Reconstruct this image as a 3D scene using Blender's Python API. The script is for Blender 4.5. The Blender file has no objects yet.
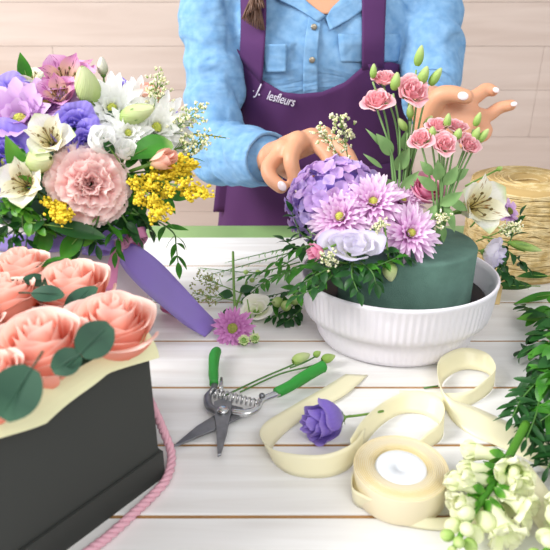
import bpy, bmesh, math, random
from mathutils import Vector, Matrix, noise
V = Vector
R = math.radians
rnd = random.Random(7)
S = bpy.context.scene
COL = S.collection

# ---------------------------------------------------------------- camera, world, lights, exposure
CAM_H, PITCH, FPX = 0.42, R(25.0), 620.0
cd = bpy.data.cameras.new('camera'); cam = bpy.data.objects.new('camera', cd); COL.objects.link(cam)
cam.location = (0, 0, CAM_H); cam.rotation_euler = (R(90) - PITCH, 0, 0)
cd.sensor_width = 36; cd.lens = FPX / 550 * 36; cd.clip_start = 0.01
cd.dof.use_dof = True; cd.dof.focus_distance = 0.80; cd.dof.aperture_fstop = 9.5
S.camera = cam
w = bpy.data.worlds.new('world'); S.world = w; w.use_nodes = True
bg = w.node_tree.nodes['Background']; bg.inputs[0].default_value = (0.95, 0.97, 1.0, 1); bg.inputs[1].default_value = 0.62

def area(name, loc, target, size, power, color=(1, 1, 1)):
    l = bpy.data.lights.new(name, 'AREA'); l.shape = 'RECTANGLE'; l.size = size[0]; l.size_y = size[1]
    l.energy = power; l.color = color
    o = bpy.data.objects.new(name, l); COL.objects.link(o); o.location = loc
    o.rotation_euler = (V(target) - V(loc)).to_track_quat('-Z', 'Y').to_euler()
    return o
area('window_light_left', (-2.4, 0.1, 1.9), (0, 0.9, 0), (1.2, 1.1), 108, (1.0, 0.985, 0.96))
area('window_light_rear', (0.6, -1.6, 2.1), (0.1, 0.9, 0.1), (1.6, 1.2), 34, (1.0, 0.98, 0.96))
S.view_settings.view_transform = 'Standard'; S.view_settings.look = 'None'
S.view_settings.gamma = 1; S.view_settings.use_curve_mapping = False
S.view_settings.exposure = 0.27

# ---------------------------------------------------------------- projection helpers
SP, CP = math.sin(PITCH), math.cos(PITCH)
def ray(px, py):
    q = (py - 275) / FPX
    return V(((px - 275) / FPX, CP - q * SP, -(SP + q * CP)))
CO = V((0, 0, CAM_H))
def P(px, py, z=0.0):
    r = ray(px, py); return CO + r * ((z - CAM_H) / r.z)
def PD(px, py, Y):
    r = ray(px, py); return CO + r * (Y / r.y)
def depth(p): return p[1] * CP + (CAM_H - p[2]) * SP
def on_dome(px, py, C, rad):
    """where the sight line meets an ellipsoid (nearest point if it misses), with its normal"""
    r = ray(px, py).normalized(); C = V(C)
    o = V([(CO[i] - C[i]) / rad[i] for i in range(3)]); d = V([r[i] / rad[i] for i in range(3)])
    a = d.dot(d); b = 2 * o.dot(d); c = o.dot(o) - 1; D = b * b - 4 * a * c
    t = (-b - math.sqrt(D)) / (2 * a) if D > 0 else -b / (2 * a)
    p = CO + r * t
    n = V([(p[i] - C[i]) / rad[i] ** 2 for i in range(3)]).normalized()
    return p, n

# ---------------------------------------------------------------- mesh builder
class MB:
    def __init__(s): s.v = []; s.f = []; s.uv = []; s.mi = []; s.m = 0
    def grid(s, fn, nu, nv, cu=False):
        b = len(s.v); n = nu if cu else nu + 1
        for j in range(nv + 1):
            for i in range(n):
                u, t = i / nu, j / nv
                s.v.append(V(fn(u, t))); s.uv.append((u, t))
        for j in range(nv):
            for i in range(nu):
                i2 = (i + 1) % n if cu else i + 1
                s.f.append((b + j * n + i, b + j * n + i2, b + (j + 1) * n + i2, b + (j + 1) * n + i)); s.mi.append(s.m)
        return s
    def poly(s, pts, uv=(.5, .5)):
        b = len(s.v); s.v += [V(p) for p in pts]; s.uv += [uv] * len(pts)
        s.f.append(tuple(range(b, b + len(pts)))); s.mi.append(s.m); return s
    def tube(s, pts, r, n=6, caps=True, flat=1.0, up=None):
        pts = [V(p) for p in pts]; k = len(pts)
        if k < 2: return s
        rr = r if isinstance(r, (list, tuple)) else [r] * k
        b = len(s.v); T = (pts[1] - pts[0]).normalized()
        ref = V(up) if up else (V((0, 0, 1)) if abs(T.z) < .9 else V((1, 0, 0)))
        N = (ref - T * ref.dot(T)).normalized()
        for i in range(k):
            T = (pts[min(i + 1, k - 1)] - pts[max(i - 1, 0)])
            T = T.normalized() if T.length > 1e-9 else V((0, 0, 1))
            N = (N - T * N.dot(T)); N = N.normalized() if N.length > 1e-6 else T.orthogonal().normalized()
            B = T.cross(N)
            for a in range(n):
                q = 2 * math.pi * a / n
                s.v.append(pts[i] + (N * (math.cos(q) * flat) + B * math.sin(q)) * rr[i]); s.uv.append((a / n, i / (k - 1)))
        for i in range(k - 1):
            for a in range(n):
                s.f.append((b + i * n + a, b + i * n + (a + 1) % n, b + (i + 1) * n + (a + 1) % n, b + (i + 1) * n + a)); s.mi.append(s.m)
        if caps:
            s.f.append(tuple(b + a for a in reversed(range(n)))); s.mi.append(s.m)
            s.f.append(tuple(b + (k - 1) * n + a for a in range(n))); s.mi.append(s.m)
        return s
    def lathe(s, prof, n=48, sx=1.0, sy=1.0, cen=(0, 0, 0)):
        c = V(cen); k = len(prof) - 1
        def fn(u, t):
            r, z = prof[int(round(t * k))]; a = 2 * math.pi * u
            return c + V((r * math.cos(a) * sx, r * math.sin(a) * sy, z))
        return s.grid(fn, n, k, cu=True)
    def box(s, x0, x1, y0, y1, z0, z1):
        b = len(s.v)
        s.v += [V(p) for p in ((x0, y0, z0), (x1, y0, z0), (x1, y1, z0), (x0, y1, z0), (x0, y0, z1), (x1, y0, z1), (x1, y1, z1), (x0, y1, z1))]
        s.uv += [(0, 0), (1, 0), (1, 1), (0, 1)] * 2
        for f in ((0, 3, 2, 1), (4, 5, 6, 7), (0, 1, 5, 4), (1, 2, 6, 5), (2, 3, 7, 6), (3, 0, 4, 7)):
            s.f.append(tuple(b + i for i in f)); s.mi.append(s.m)
        return s
    def ball(s, c, r, n=6, m=4, sc=(1, 1, 1)):
        c = V(c)
        def fn(u, t):
            a = 2 * math.pi * u; p = math.pi * (t * .98 + .01)
            return c + V((math.sin(p) * math.cos(a) * sc[0], math.sin(p) * math.sin(a) * sc[1], -math.cos(p) * sc[2])) * r
        return s.grid(fn, n, m, cu=True)
    def prism(s, pts, z0, z1, inset=0.0):
        """vertical prism over an outline given as 3D points (their z ignored)"""
        n = len(pts); c = sum((V(p) for p in pts), V()) / n
        b = len(s.v)
        for z, k in ((z0, 0), (z1 - inset, 0), (z1, inset)):
            for p in pts:
                q = V((p[0], p[1], 0)); d = V((c.x, c.y, 0)) - q
                q = q + (d.normalized() * k if d.length > 1e-9 else V()); s.v.append(V((q.x, q.y, z))); s.uv.append((0, .5))
        for j in range(2):
            for i in range(n):
                s.f.append((b + j * n + i, b + j * n + (i + 1) % n, b + (j + 1) * n + (i + 1) % n, b + (j + 1) * n + i)); s.mi.append(s.m)
        s.f.append(tuple(b + i for i in reversed(range(n)))); s.mi.append(s.m)
        s.f.append(tuple(b + 2 * n + i for i in range(n))); s.mi.append(s.m)
        return s
    def add(s, o, M):
        b = len(s.v); s.v += [M @ p for p in o.v]; s.uv += o.uv
        s.f += [tuple(b + i for i in f) for f in o.f]; s.mi += o.mi; return s
    def mesh(s, name, mats, org=(0, 0, 0), smooth=True):
        me = bpy.data.meshes.new(name); og = V(org)
        me.from_pydata([p - og for p in s.v], [], s.f)
        mats = mats if isinstance(mats, (list, tuple)) else [mats]
        for m in mats: me.materials.append(m)
        ul = me.uv_layers.new(name='UVMap')
        for l in me.loops: ul.data[l.index].uv = s.uv[l.vertex_index]
        for p, mi in zip(me.polygons, s.mi): p.material_index = mi; p.use_smooth = smooth
        return me
    def build(s, name, mats, parent=None, org=(0, 0, 0), smooth=True):
        o = bpy.data.objects.new(name, s.mesh(name, mats, org, smooth)); COL.objects.link(o)
        if parent: o.parent = parent
        else: o.location = org
        return o

def mod(o, kind, **k):
    m = o.modifiers.new(kind.lower(), kind)
    for a, b in k.items(): setattr(m, a, b)
    return o
def tag(o, label, cat, group=None, kind=None):
    o['label'] = label; o['category'] = cat
    if group: o['group'] = group
    if kind: o['kind'] = kind
    return o
def struct(o): o['kind'] = 'structure'; return o
def thing(name, label, cat, M=None, group=None):
    o = bpy.data.objects.new(name, None); COL.objects.link(o); o.empty_display_size = .01
    if M is not None:
        if isinstance(M, Matrix): o.matrix_world = M
        else: o.location = M
    return tag(o, label, cat, group)
KIDS = {}
def kids(o): return [c for c in o.children]
def dup(root, M, label, group=None, parent=None):
    r = root.copy(); COL.objects.link(r); r.matrix_world = M
    if label: r['label'] = label
    if group: r['group'] = group
    for ch in kids(root):
        c = ch.copy(); COL.objects.link(c); c.parent = r
        for g in kids(ch):
            d = g.copy(); COL.objects.link(d); d.parent = c
    return r
def frame(p, axis, roll=0.0, sc=1.0):
    a = V(axis).normalized(); q = a.to_track_quat('Z', 'Y')
    s3 = sc if isinstance(sc, (tuple, list)) else (sc, sc, sc)
    return Matrix.Translation(V(p)) @ q.to_matrix().to_4x4() @ Matrix.Rotation(roll, 4, 'Z') @ Matrix.Diagonal((*s3, 1))
def spline(keys, n=8):
    """Catmull-Rom through tuples of any length"""
    K = [list(k) for k in keys]; out = []
    K = [[2 * a - b for a, b in zip(K[0], K[1])]] + K + [[2 * a - b for a, b in zip(K[-1], K[-2])]]
    for i in range(1, len(K) - 2):
        for j in range(n):
            t = j / n; p0, p1, p2, p3 = K[i - 1], K[i], K[i + 1], K[i + 2]
            out.append([.5 * (2 * b + (c - a) * t + (2 * a - 5 * b + 4 * c - d) * t * t + (3 * b - a - 3 * c + d) * t ** 3) for a, b, c, d in zip(p0, p1, p2, p3)])
    out.append(K[-2]); return out
def smoothstep(a, b, x):
    t = max(0, min(1, (x - a) / (b - a))); return t * t * (3 - 2 * t)

# ---------------------------------------------------------------- materials
def lin(c):
    if isinstance(c, str): c = tuple(int(c[i:i + 2], 16) / 255 for i in (0, 2, 4))
    return tuple(x / 12.92 if x <= .04045 else ((x + .055) / 1.055) ** 2.4 for x in c) + (1,)
def newmat(name):
    m = bpy.data.materials.new(name); m.use_nodes = True; nt = m.node_tree
    return m, nt, nt.nodes['Principled BSDF'], nt.nodes, nt.links
def plain(name, c, rough=.5, metal=0, spec=.5, bump=0, bscale=200, var=0, vscale=30, sheen=0, c2=None):
    m, nt, b, N, L = newmat(name)
    b.inputs['Base Color'].default_value = lin(c); b.inputs['Roughness'].default_value = rough
    b.inputs['Metallic'].default_value = metal; b.inputs['Specular IOR Level'].default_value = spec
    if sheen: b.inputs['Sheen Weight'].default_value = sheen
    tc = N.new('ShaderNodeTexCoord')
    if var:
        n = N.new('ShaderNodeTexNoise'); n.inputs['Scale'].default_value = vscale; n.inputs['Detail'].default_value = 4
        L.new(tc.outputs['Object'], n.inputs['Vector'])
        mx = N.new('ShaderNodeMix'); mx.data_type = 'RGBA'; mx.inputs[6].default_value = lin(c)
        mx.inputs[7].default_value = lin(c2) if c2 else tuple(x * (1 - var) for x in lin(c)[:3]) + (1,)
        r = N.new('ShaderNodeMapRange'); r.inputs[1].default_value = .35; r.inputs[2].default_value = .65
        L.new(n.outputs['Fac'], r.inputs[0]); L.new(r.outputs[0], mx.inputs[0]); L.new(mx.outputs[2], b.inputs['Base Color'])
    if bump:
        n = N.new('ShaderNodeTexNoise'); n.inputs['Scale'].default_value = bscale; n.inputs['Detail'].default_value = 3
        L.new(tc.outputs['Object'], n.inputs['Vector'])
        bp = N.new('ShaderNodeBump'); bp.inputs['Strength'].default_value = bump; bp.inputs['Distance'].default_value = .002
        L.new(n.outputs['Fac'], bp.inputs['Height']); L.new(bp.outputs[0], b.inputs['Normal'])
    return m
def petalm(name, stops, rough=.55, trans=.3, vein=0, vary=.06, streak=None, rand=None):
    """petal or leaf tissue: colour runs along the petal (UV v), thin and slightly translucent"""
    m, nt, b, N, L = newmat(name)
    uv = N.new('ShaderNodeUVMap'); sx = N.new('ShaderNodeSeparateXYZ'); L.new(uv.outputs[0], sx.inputs[0])
    cr = N.new('ShaderNodeValToRGB'); el = cr.color_ramp.elements
    while len(el) < len(stops): el.new(.5)
    for e, (p, c) in zip(el, stops): e.position = p; e.color = lin(c)
    tc = N.new('ShaderNodeTexCoord'); n = N.new('ShaderNodeTexNoise'); n.inputs['Scale'].default_value = 60
    L.new(tc.outputs['Object'], n.inputs['Vector'])
    ad = N.new('ShaderNodeMath'); ad.operation = 'MULTIPLY_ADD'; ad.inputs[1].default_value = vary * 3; ad.inputs[2].default_value = -vary * 1.5
    L.new(n.outputs['Fac'], ad.inputs[0]); a2 = N.new('ShaderNodeMath'); L.new(ad.outputs[0], a2.inputs[0]); L.new(sx.outputs['Y'], a2.inputs[1])
    L.new(a2.outputs[0], cr.inputs[0]); colr = cr.outputs[0]
    if vein:
        wv = N.new('ShaderNodeMath'); wv.operation = 'MULTIPLY'; wv.inputs[1].default_value = 60; L.new(sx.outputs['X'], wv.inputs[0])
        sn = N.new('ShaderNodeMath'); sn.operation = 'SINE'; L.new(wv.outputs[0], sn.inputs[0])
        bp = N.new('ShaderNodeBump'); bp.inputs['Strength'].default_value = vein; bp.inputs['Distance'].default_value = .0006
        L.new(sn.outputs[0], bp.inputs['Height']); L.new(bp.outputs[0], b.inputs['Normal'])
    if streak:
        nz = N.new('ShaderNodeTexNoise'); nz.inputs['Scale'].default_value = 1
        mp = N.new('ShaderNodeMapping'); mp.inputs['Scale'].default_value = (14, 3, 1); L.new(uv.outputs[0], mp.inputs[0]); L.new(mp.outputs[0], nz.inputs['Vector'])
        th = N.new('ShaderNodeMapRange'); th.inputs[1].default_value = .58; th.inputs[2].default_value = .66; L.new(nz.outputs['Fac'], th.inputs[0])
        mx = N.new('ShaderNodeMix'); mx.data_type = 'RGBA'; L.new(colr, mx.inputs[6]); mx.inputs[7].default_value = lin(streak); L.new(th.outputs[0], mx.inputs[0]); colr = mx.outputs[2]
    if rand:
        oi = N.new('ShaderNodeObjectInfo'); mx = N.new('ShaderNodeMix'); mx.data_type = 'RGBA'; L.new(oi.outputs['Random'], mx.inputs[0]); L.new(colr, mx.inputs[6]); mx.inputs[7].default_value = lin(rand); colr = mx.outputs[2]
    L.new(colr, b.inputs['Base Color']); b.inputs['Roughness'].default_value = rough; b.inputs['Specular IOR Level'].default_value = .3
    tr = N.new('ShaderNodeBsdfTranslucent'); L.new(colr, tr.inputs[0])
    mx = N.new('ShaderNodeMixShader'); mx.inputs[0].default_value = trans
    L.new(b.outputs[0], mx.inputs[1]); L.new(tr.outputs[0], mx.inputs[2]); L.new(mx.outputs[0], N['Material Output'].inputs[0])
    return m

def cloth(name, c, c2, wr=.006, weave=900):
    m, nt, b, N, L = newmat(name); tc = N.new('ShaderNodeTexCoord'); b.inputs['Roughness'].default_value = .9; b.inputs['Specular IOR Level'].default_value = .2
    n1 = N.new('ShaderNodeTexNoise'); n1.inputs['Scale'].default_value = 8; n1.inputs['Detail'].default_value = 2; n1.inputs['Distortion'].default_value = 1.8
    mp = N.new('ShaderNodeMapping'); mp.inputs['Scale'].default_value = (.8, .8, 1.9); mp.inputs['Rotation'].default_value = (0, .5, 0); L.new(tc.outputs['Object'], mp.inputs[0]); L.new(mp.outputs[0], n1.inputs['Vector'])
    n2 = N.new('ShaderNodeTexNoise'); n2.inputs['Scale'].default_value = weave; L.new(tc.outputs['Object'], n2.inputs['Vector'])
    n3 = N.new('ShaderNodeTexNoise'); n3.inputs['Scale'].default_value = 70; n3.inputs['Detail'].default_value = 8; L.new(tc.outputs['Object'], n3.inputs['Vector'])
    cr = N.new('ShaderNodeMix'); cr.data_type = 'RGBA'; cr.inputs[6].default_value = lin(c); cr.inputs[7].default_value = lin(c2)
    r = N.new('ShaderNodeMapRange'); r.inputs[1].default_value = .15; r.inputs[2].default_value = .85; L.new(n3.outputs['Fac'], r.inputs[0]); L.new(r.outputs[0], cr.inputs[0]); L.new(cr.outputs[2], b.inputs['Base Color'])
    b1 = N.new('ShaderNodeBump'); b1.inputs['Strength'].default_value = .8; b1.inputs['Distance'].default_value = wr; L.new(n1.outputs['Fac'], b1.inputs['Height'])
    b2 = N.new('ShaderNodeBump'); b2.inputs['Strength'].default_value = .4; b2.inputs['Distance'].default_value = .001; L.new(n2.outputs['Fac'], b2.inputs['Height']); L.new(b1.outputs[0], b2.inputs['Normal'])
    L.new(b2.outputs[0], b.inputs['Normal']); return m
M_leaf = petalm('leaf_green', [(0, '437f22'), (.5, '327420'), (1, '4e942c')], rough=.42, trans=.25, vary=.2)
M_leafd = petalm('leaf_dark', [(0, '225020'), (.5, '1d4a20'), (1, '2e6428')], rough=.42, trans=.18, vary=.2)
M_leaft = petalm('leaf_fresh', [(0, '5f9c30'), (.5, '438626'), (1, '6fa83c')], rough=.4, trans=.3, vary=.2)
M_euc = petalm('eucalyptus_green', [(0, '2f5540'), (.6, '264a38'), (1, '385e48')], rough=.5, trans=.12, vary=.15)
M_lisleaf = petalm('lisianthus_leaf', [(0, '8ab070'), (.6, '7aa264'), (1, '97ba7c')], rough=.5, trans=.25, vary=.15)
M_stem = plain('stem_green', '6f9a3e', .5, var=.25, vscale=60)
M_stemd = plain('stem_dark', '4c7a33', .5, var=.25, vscale=60)
M_rose = petalm('peach_rose_petal', [(0, 'f77e58'), (.35, 'fb9c80'), (.75, 'fdbfac'), (1, 'ffe0d6')], trans=.32)
M_carn = petalm('carnation_petal', [(0, 'f58a92'), (.4, 'fbb2b4'), (.75, 'fdd2d0'), (1, 'ffece8')], trans=.35)
M_white = petalm('white_petal', [(0, 'eef3d2'), (.2, 'fafbf4'), (1, 'ffffff')], trans=.35)
M_lilac = petalm('lilac_mum_petal', [(0, 'c08aca'), (.5, 'd5a8de'), (1, 'e6c6ec')], trans=.32)
M_pinkmum = petalm('pink_mum_petal', [(0, 'bd6cb2'), (.3, 'e2a6da'), (.7, 'f2ccef'), (1, 'fbe8fa')], trans=.32, vein=.2)
M_mag = petalm('magenta_mum_petal', [(0, 'a64c96'), (.5, 'c877bb'), (1, 'dc9ad2')], trans=.3)
M_violet = petalm('violet_petal', [(0, 'e9e4c8'), (.18, '8f7ed6'), (.6, '8f7ce0'), (1, 'a392ea')], trans=.32, vein=.25)
M_violet2 = petalm('deep_violet_petal', [(0, 'c9c0dd'), (.2, '9580d0'), (.7, '8f76d4'), (1, 'ab95e2')], trans=.3, vein=.25)
M_lav = petalm('lavender_petal', [(0, 'f4f2e2'), (.3, 'f0ecf6'), (.8, 'efebf8'), (1, 'd4ccee')], trans=.35, vein=.15)
M_lispink = petalm('pink_lisianthus_petal', [(0, 'f6eed8'), (.3, 'f8c8cc'), (.8, 'f5acb8'), (1, 'fad6da')], trans=.32, vein=.2)
M_hotpink = petalm('hot_pink_petal', [(0, 'e07aa6'), (.6, 'f09cc0'), (1, 'f6b8d0')], trans=.3)
M_bud = petalm('pale_green_bud', [(0, 'a9c86a'), (.35, 'cfe09a'), (1, 'eaf0c4')], trans=.3, vein=.3)
M_greenbud = petalm('green_bud', [(0, '8fb850'), (.6, 'b4d278'), (1, 'd4e3a0')], trans=.25, vein=.3)
M_whitebud = petalm('white_bud', [(0, 'cddc9a'), (.4, 'f0f2da'), (1, 'faf9ee')], trans=.3, vein=.3)
M_alp = petalm('pink_alstroemeria_petal', [(0, 'f0dcb8'), (.3, 'e6aad8'), (.8, 'dc94cc'), (1, 'eec0e2')], trans=.3, vein=.2, streak='9c3f86')
M_alp_in = petalm('streaked_inner_petal', [(0, 'e8d684'), (.5, 'e9c8a0'), (1, 'd083ba')], trans=.3, streak='5a1c3a')
M_alw = petalm('white_alstroemeria_petal', [(0, 'd6dfa4'), (.3, 'f4f3e2'), (.85, 'f6f6ec'), (1, 'cfe09c')], trans=.32, vein=.2)
M_alw_in = petalm('cream_inner_petal', [(0, 'e8d060'), (.5, 'f3ecc4'), (1, 'f7f6e8')], trans=.32, streak='9a6a24')
M_hyd = petalm('hydrangea_petal', [(0, 'cfc4f4'), (.5, 'c4aeec'), (1, 'dccaf4')], trans=.35, vary=.2, rand='d8b0e8')
M_hyd2 = petalm('hydrangea_pink_petal', [(0, 'd0c2f4'), (.5, 'c4b2ee'), (1, 'dccbf4')], trans=.35, vary=.2, rand='e8bfe8')
M_peachbud = petalm('pale_peach_petal', [(0, 'f0d8b0'), (.5, 'f7d2bc'), (1, 'f5bfb0')], trans=.3)
M_snap = petalm('snapdragon_petal', [(0, 'c2da88'), (.35, 'e6eebc'), (1, 'fafadc')], trans=.35, vary=.15)
M_yel = plain('solidago_yellow', 'f0d630', .7, var=.35, vscale=200, c2='d0b41c')
M_yc = plain('flower_eye_yellow', 'dede6a', .7, var=.3, vscale=300, c2='a8b848')
M_greenc = plain('flower_eye_green', '9a9a48', .8, var=.4, vscale=300, c2='6f7a30')
M_wax = plain('tiny_white_floret', 'f6f3dc', .7, var=.2, vscale=200, c2='e2dfa6')
M_stamen = plain('stamen_brown', '6a5a2c', .7)
# ---------------------------------------------------------------- setting
FLOOR = -0.90
def wood(name, c1, c2, grain=(1.2, 14, 14), rough=.6, knots=0, per=None, wear=None, bump=.25):
    m, nt, b, N, L = newmat(name)
    tc = N.new('ShaderNodeTexCoord'); mp = N.new('ShaderNodeMapping'); mp.inputs['Scale'].default_value = grain
    L.new(tc.outputs['Object'], mp.inputs[0])
    n = N.new('ShaderNodeTexNoise'); n.inputs['Scale'].default_value = 3; n.inputs['Detail'].default_value = 7; n.inputs['Distortion'].default_value = .6
    L.new(mp.outputs[0], n.inputs['Vector'])
    cr = N.new('ShaderNodeValToRGB'); cr.color_ramp.elements[0].position = .3; cr.color_ramp.elements[1].position = .68
    cr.color_ramp.elements[0].color = lin(c1); cr.color_ramp.elements[1].color = lin(c2); L.new(n.outputs['Fac'], cr.inputs[0])
    out = cr.outputs[0]
    def mix(fac, a, col, mode='MIX'):
        mx = N.new('ShaderNodeMix'); mx.data_type = 'RGBA'; mx.blend_type = mode; L.new(a, mx.inputs[6]); mx.inputs[7].default_value = lin(col) if not hasattr(col, 'links') else (1, 1, 1, 1)
        L.new(fac, mx.inputs[0]); return mx.outputs[2]
    if per:
        n2 = N.new('ShaderNodeTexNoise'); n2.inputs['Scale'].default_value = per[0]; n2.inputs['Detail'].default_value = 3
        mp2 = N.new('ShaderNodeMapping'); mp2.inputs['Scale'].default_value = per[3] if len(per) > 3 else (.5, 2, 2); L.new(tc.outputs['Object'], mp2.inputs[0]); L.new(mp2.outputs[0], n2.inputs['Vector'])
        r = N.new('ShaderNodeMapRange'); r.inputs[1].default_value = per[2]; r.inputs[2].default_value = per[2] + .2; L.new(n2.outputs['Fac'], r.inputs[0]); out = mix(r.outputs[0], out, per[1])
    if knots:
        vo = N.new('ShaderNodeTexVoronoi'); vo.inputs['Scale'].default_value = knots
        mp3 = N.new('ShaderNodeMapping'); mp3.inputs['Scale'].default_value = (.6, 1.6, 1.6); L.new(tc.outputs['Object'], mp3.inputs[0]); L.new(mp3.outputs[0], vo.inputs['Vector'])
        r = N.new('ShaderNodeMapRange'); r.inputs[1].default_value = .1; r.inputs[2].default_value = .03; L.new(vo.outputs['Distance'], r.inputs[0])
        out = mix(r.outputs[0], out, wear)
    L.new(out, b.inputs['Base Color']); b.inputs['Roughness'].default_value = rough
    bp = N.new('ShaderNodeBump'); bp.inputs['Strength'].default_value = bump; bp.inputs['Distance'].default_value = .001
    L.new(n.outputs['Fac'], bp.inputs['Height']); L.new(bp.outputs[0], b.inputs['Normal'])
    return m
M_table = wood('whitewashed_planks', 'd9d6d2', 'eeeeed', (1.2, 16, 16), .45, 2.2, (2.2, 'd6d0c8', .58), 'cfc4b8')
M_wall = wood('pinkish_pale_planks', 'c3b2a8', 'cfc0b7', (.8, 9, 9), .7, 1.3, (1.6, 'bba496', .55), 'b99a88')
M_floorm = wood('beige_floor_boards', 'c5a892', 'd6bfae', (9, .8, 9), .6)
M_rawwood = plain('raw_wood_edge', 'a87c48', .7, var=.2, vscale=20)
M_green_rail = plain('green_painted_board', '8fb274', .5, var=.15, vscale=12)

WALL_Y = 2.2
mb = MB(); seams = [-1.03, -.9, -.76, -.62, -.48, -.345, -.205, -.066, .095, .237, .372, .51, .65, .79, .93, 1.07, 1.21, 1.35, 1.49]
for i in range(len(seams) - 1):
    z0, z1 = seams[i] + .0004, seams[i + 1] - .0004
    xs = [-3.2]; x = -3.2
    while x < 3.2:
        x += rnd.uniform(1.1, 1.7); xs.append(min(x, 3.2))
    if i == 8: xs = [-3.2, -2.0, -.745, .9, 2.1, 3.2]      # end joint seen left of the florist
    if i == 7: xs = [-3.2, -1.6, -.1, .9, 2.2, 3.2]
    for a, c in zip(xs[:-1], xs[1:]): mb.box(a + .0004, c - .0004, WALL_Y, WALL_Y + .02, z0, z1)
wall = struct(mb.build('wall_back', M_wall, smooth=False)); mod(wall, 'BEVEL', width=.0009, segments=2)
struct(MB().box(-3.2, 3.2, WALL_Y + .02, WALL_Y + .06, FLOOR - .1, 1.5).build('trim_1', plain('wall_batten', 'b8a496', .8), smooth=False))
mb = MB(); x = -3.2
while x < 3.2:
    mb.box(x + .001, min(x + .14, 3.2) - .001, -1.0, WALL_Y, FLOOR - .03, FLOOR); x += .14
struct(mb.build('floor', M_floorm, smooth=False))

# table
T = thing('work_table', 'long whitewashed plank work table with a green back rail, everything stands on it', 'table', V((0, .6, FLOOR)))
TO = V((0, .6, FLOOR))
ys = [P(275, y).y for y in (237, 265.5, 302, 340.5, 387, 444.5, 516)]
ys += [ys[-1] - .062, ys[-1] - .125, ys[-1] - .19]
mb = MB()
for k in range(len(ys) - 1):
    mb.box(-1.15 + rnd.uniform(-.01, .01), 1.15, ys[k + 1] + .0021, ys[k] - .0021, -.018, 0)
top = mb.build('tabletop', M_table, T, org=TO, smooth=False); mod(top, 'BEVEL', width=.0012, segments=2)
fm_ = MB()
for yy in ys[1:-1]: fm_.box(-1.13, 1.13, yy - .0020, yy + .0020, -.018, -.0016)
fm_.build('seam_strip', M_rawwood, T, TO, False)
MB().box(-1.14, 1.14, ys[-1] + .01, ys[0] - .005, -.04, -.0185).build('under_board', M_rawwood, T, TO, False)
o = MB().box(-1.15, 1.15, ys[0] + .002, ys[0] + .075, -.04, -.004).build('back_rail', M_green_rail, T, TO, False); mod(o, 'BEVEL', width=.006, segments=3)
MB().box(-1.08, 1.08, ys[-1] + .03, ys[-1] + .05, -.13, -.04).build('apron_board', M_rawwood, T, TO, False)
for sx in (-1, 1):
    for yy in (ys[-1] + .07, ys[0] - .03):
        MB().box(sx * 1.05 - .03, sx * 1.05 + .03, yy - .03, yy + .03, FLOOR, -.04).build('leg', M_rawwood, T, TO, False)

# ---------------------------------------------------------------- plant tissue builders
def p_oval(t): return max(.06, math.sin(math.pi * (.05 + .92 * t))) ** .75
def p_obov(t): return max(.08, math.sin(math.pi * min(.985, .05 + .93 * t ** 1.5))) ** .6
def p_lance(t): return max(.03, math.sin(math.pi * (.03 + .965 * t ** .85)))
def p_fan(t): return .12 + .88 * t ** .8
def p_strap(t): return (.35 + .65 * smoothstep(0, .35, t)) * (1 if t < .72 else math.sqrt(max(.02, 1 - ((t - .72) / .285) ** 2)))
def p_round(t): return max(.1, math.sin(math.pi * min(.99, .04 + .95 * t))) ** .5
def petal(mb, L, W, th0, th1, az, prof=p_oval, cup=.15, r0=0, z0=0, nu=4, nv=6, ruf=0, freq=6, ph=0, teeth=0, thp=1.0, fold=0, tip=0, twist=0, rnd_=0):
    c, s = math.cos(az), math.sin(az); pts = [(r0, z0)]; th = []; M = nv * 3
    for k in range(M + 1): th.append(th0 + (th1 - th0) * (k / M) ** thp)
    for k in range(M): pts.append((pts[-1][0] + L / M * math.sin(th[k]), pts[-1][1] + L / M * math.cos(th[k])))
    jit = [rnd.uniform(-1, 1) for _ in range(nu + 1)]
    def fn(u, t):
        k = t * M; i = min(int(k), M - 1); f = k - i
        r = pts[i][0] * (1 - f) + pts[i + 1][0] * f; z = pts[i][1] * (1 - f) + pts[i + 1][1] * f
        a = th[int(round(k))]; q = 2 * u - 1; wd = W * prof(t)
        nr, nz = -math.cos(a), math.sin(a)
        d = cup * wd * q * q - fold * wd * (1 - abs(q)) + ruf * (t ** 2) * math.sin(freq * q + ph) * (.4 + .6 * abs(q) if ruf < 0 else 1)
        e = 0
        if t > .99: e = teeth * (jit[int(round(u * nu))] + (1 if int(round(u * nu)) % 2 else -1)) * L + tip * L * (1 - abs(q))
        e -= rnd_ * L * t * abs(q) ** 3
        r += nr * d + math.sin(a) * e; z += nz * d + math.cos(a) * e
        y = q * wd + twist * t
        return (r * c - y * s, r * s + y * c, z)
    return mb.grid(fn, nu, nv)

def leaf(mb, p, d, n, L, W, bend=.3, fold=.25, nv=6, prof=p_lance, nu=4, curl=0):
    """leaf from point p along d with upper side n; bends away from n"""
    d = V(d).normalized(); n = V(n); n = n - d * n.dot(d); n = n.normalized() if n.length > 1e-5 else d.orthogonal().normalized(); b = d.cross(n)
    p = V(p)
    def fn(u, t):
        q = 2 * u - 1; a = bend * t
        c = p + d * (L * (math.sin(a) / max(bend, 1e-4) if bend > 1e-3 else t)) - n * (L * (1 - math.cos(a)) / max(bend, 1e-3) if bend > 1e-3 else 0)
        wd = W * prof(t)
        return c + b * (q * wd) + n * (fold * wd * abs(q) + curl * wd * math.sin(t * 9 + q))
    return mb.grid(fn, nu, nv)

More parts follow.
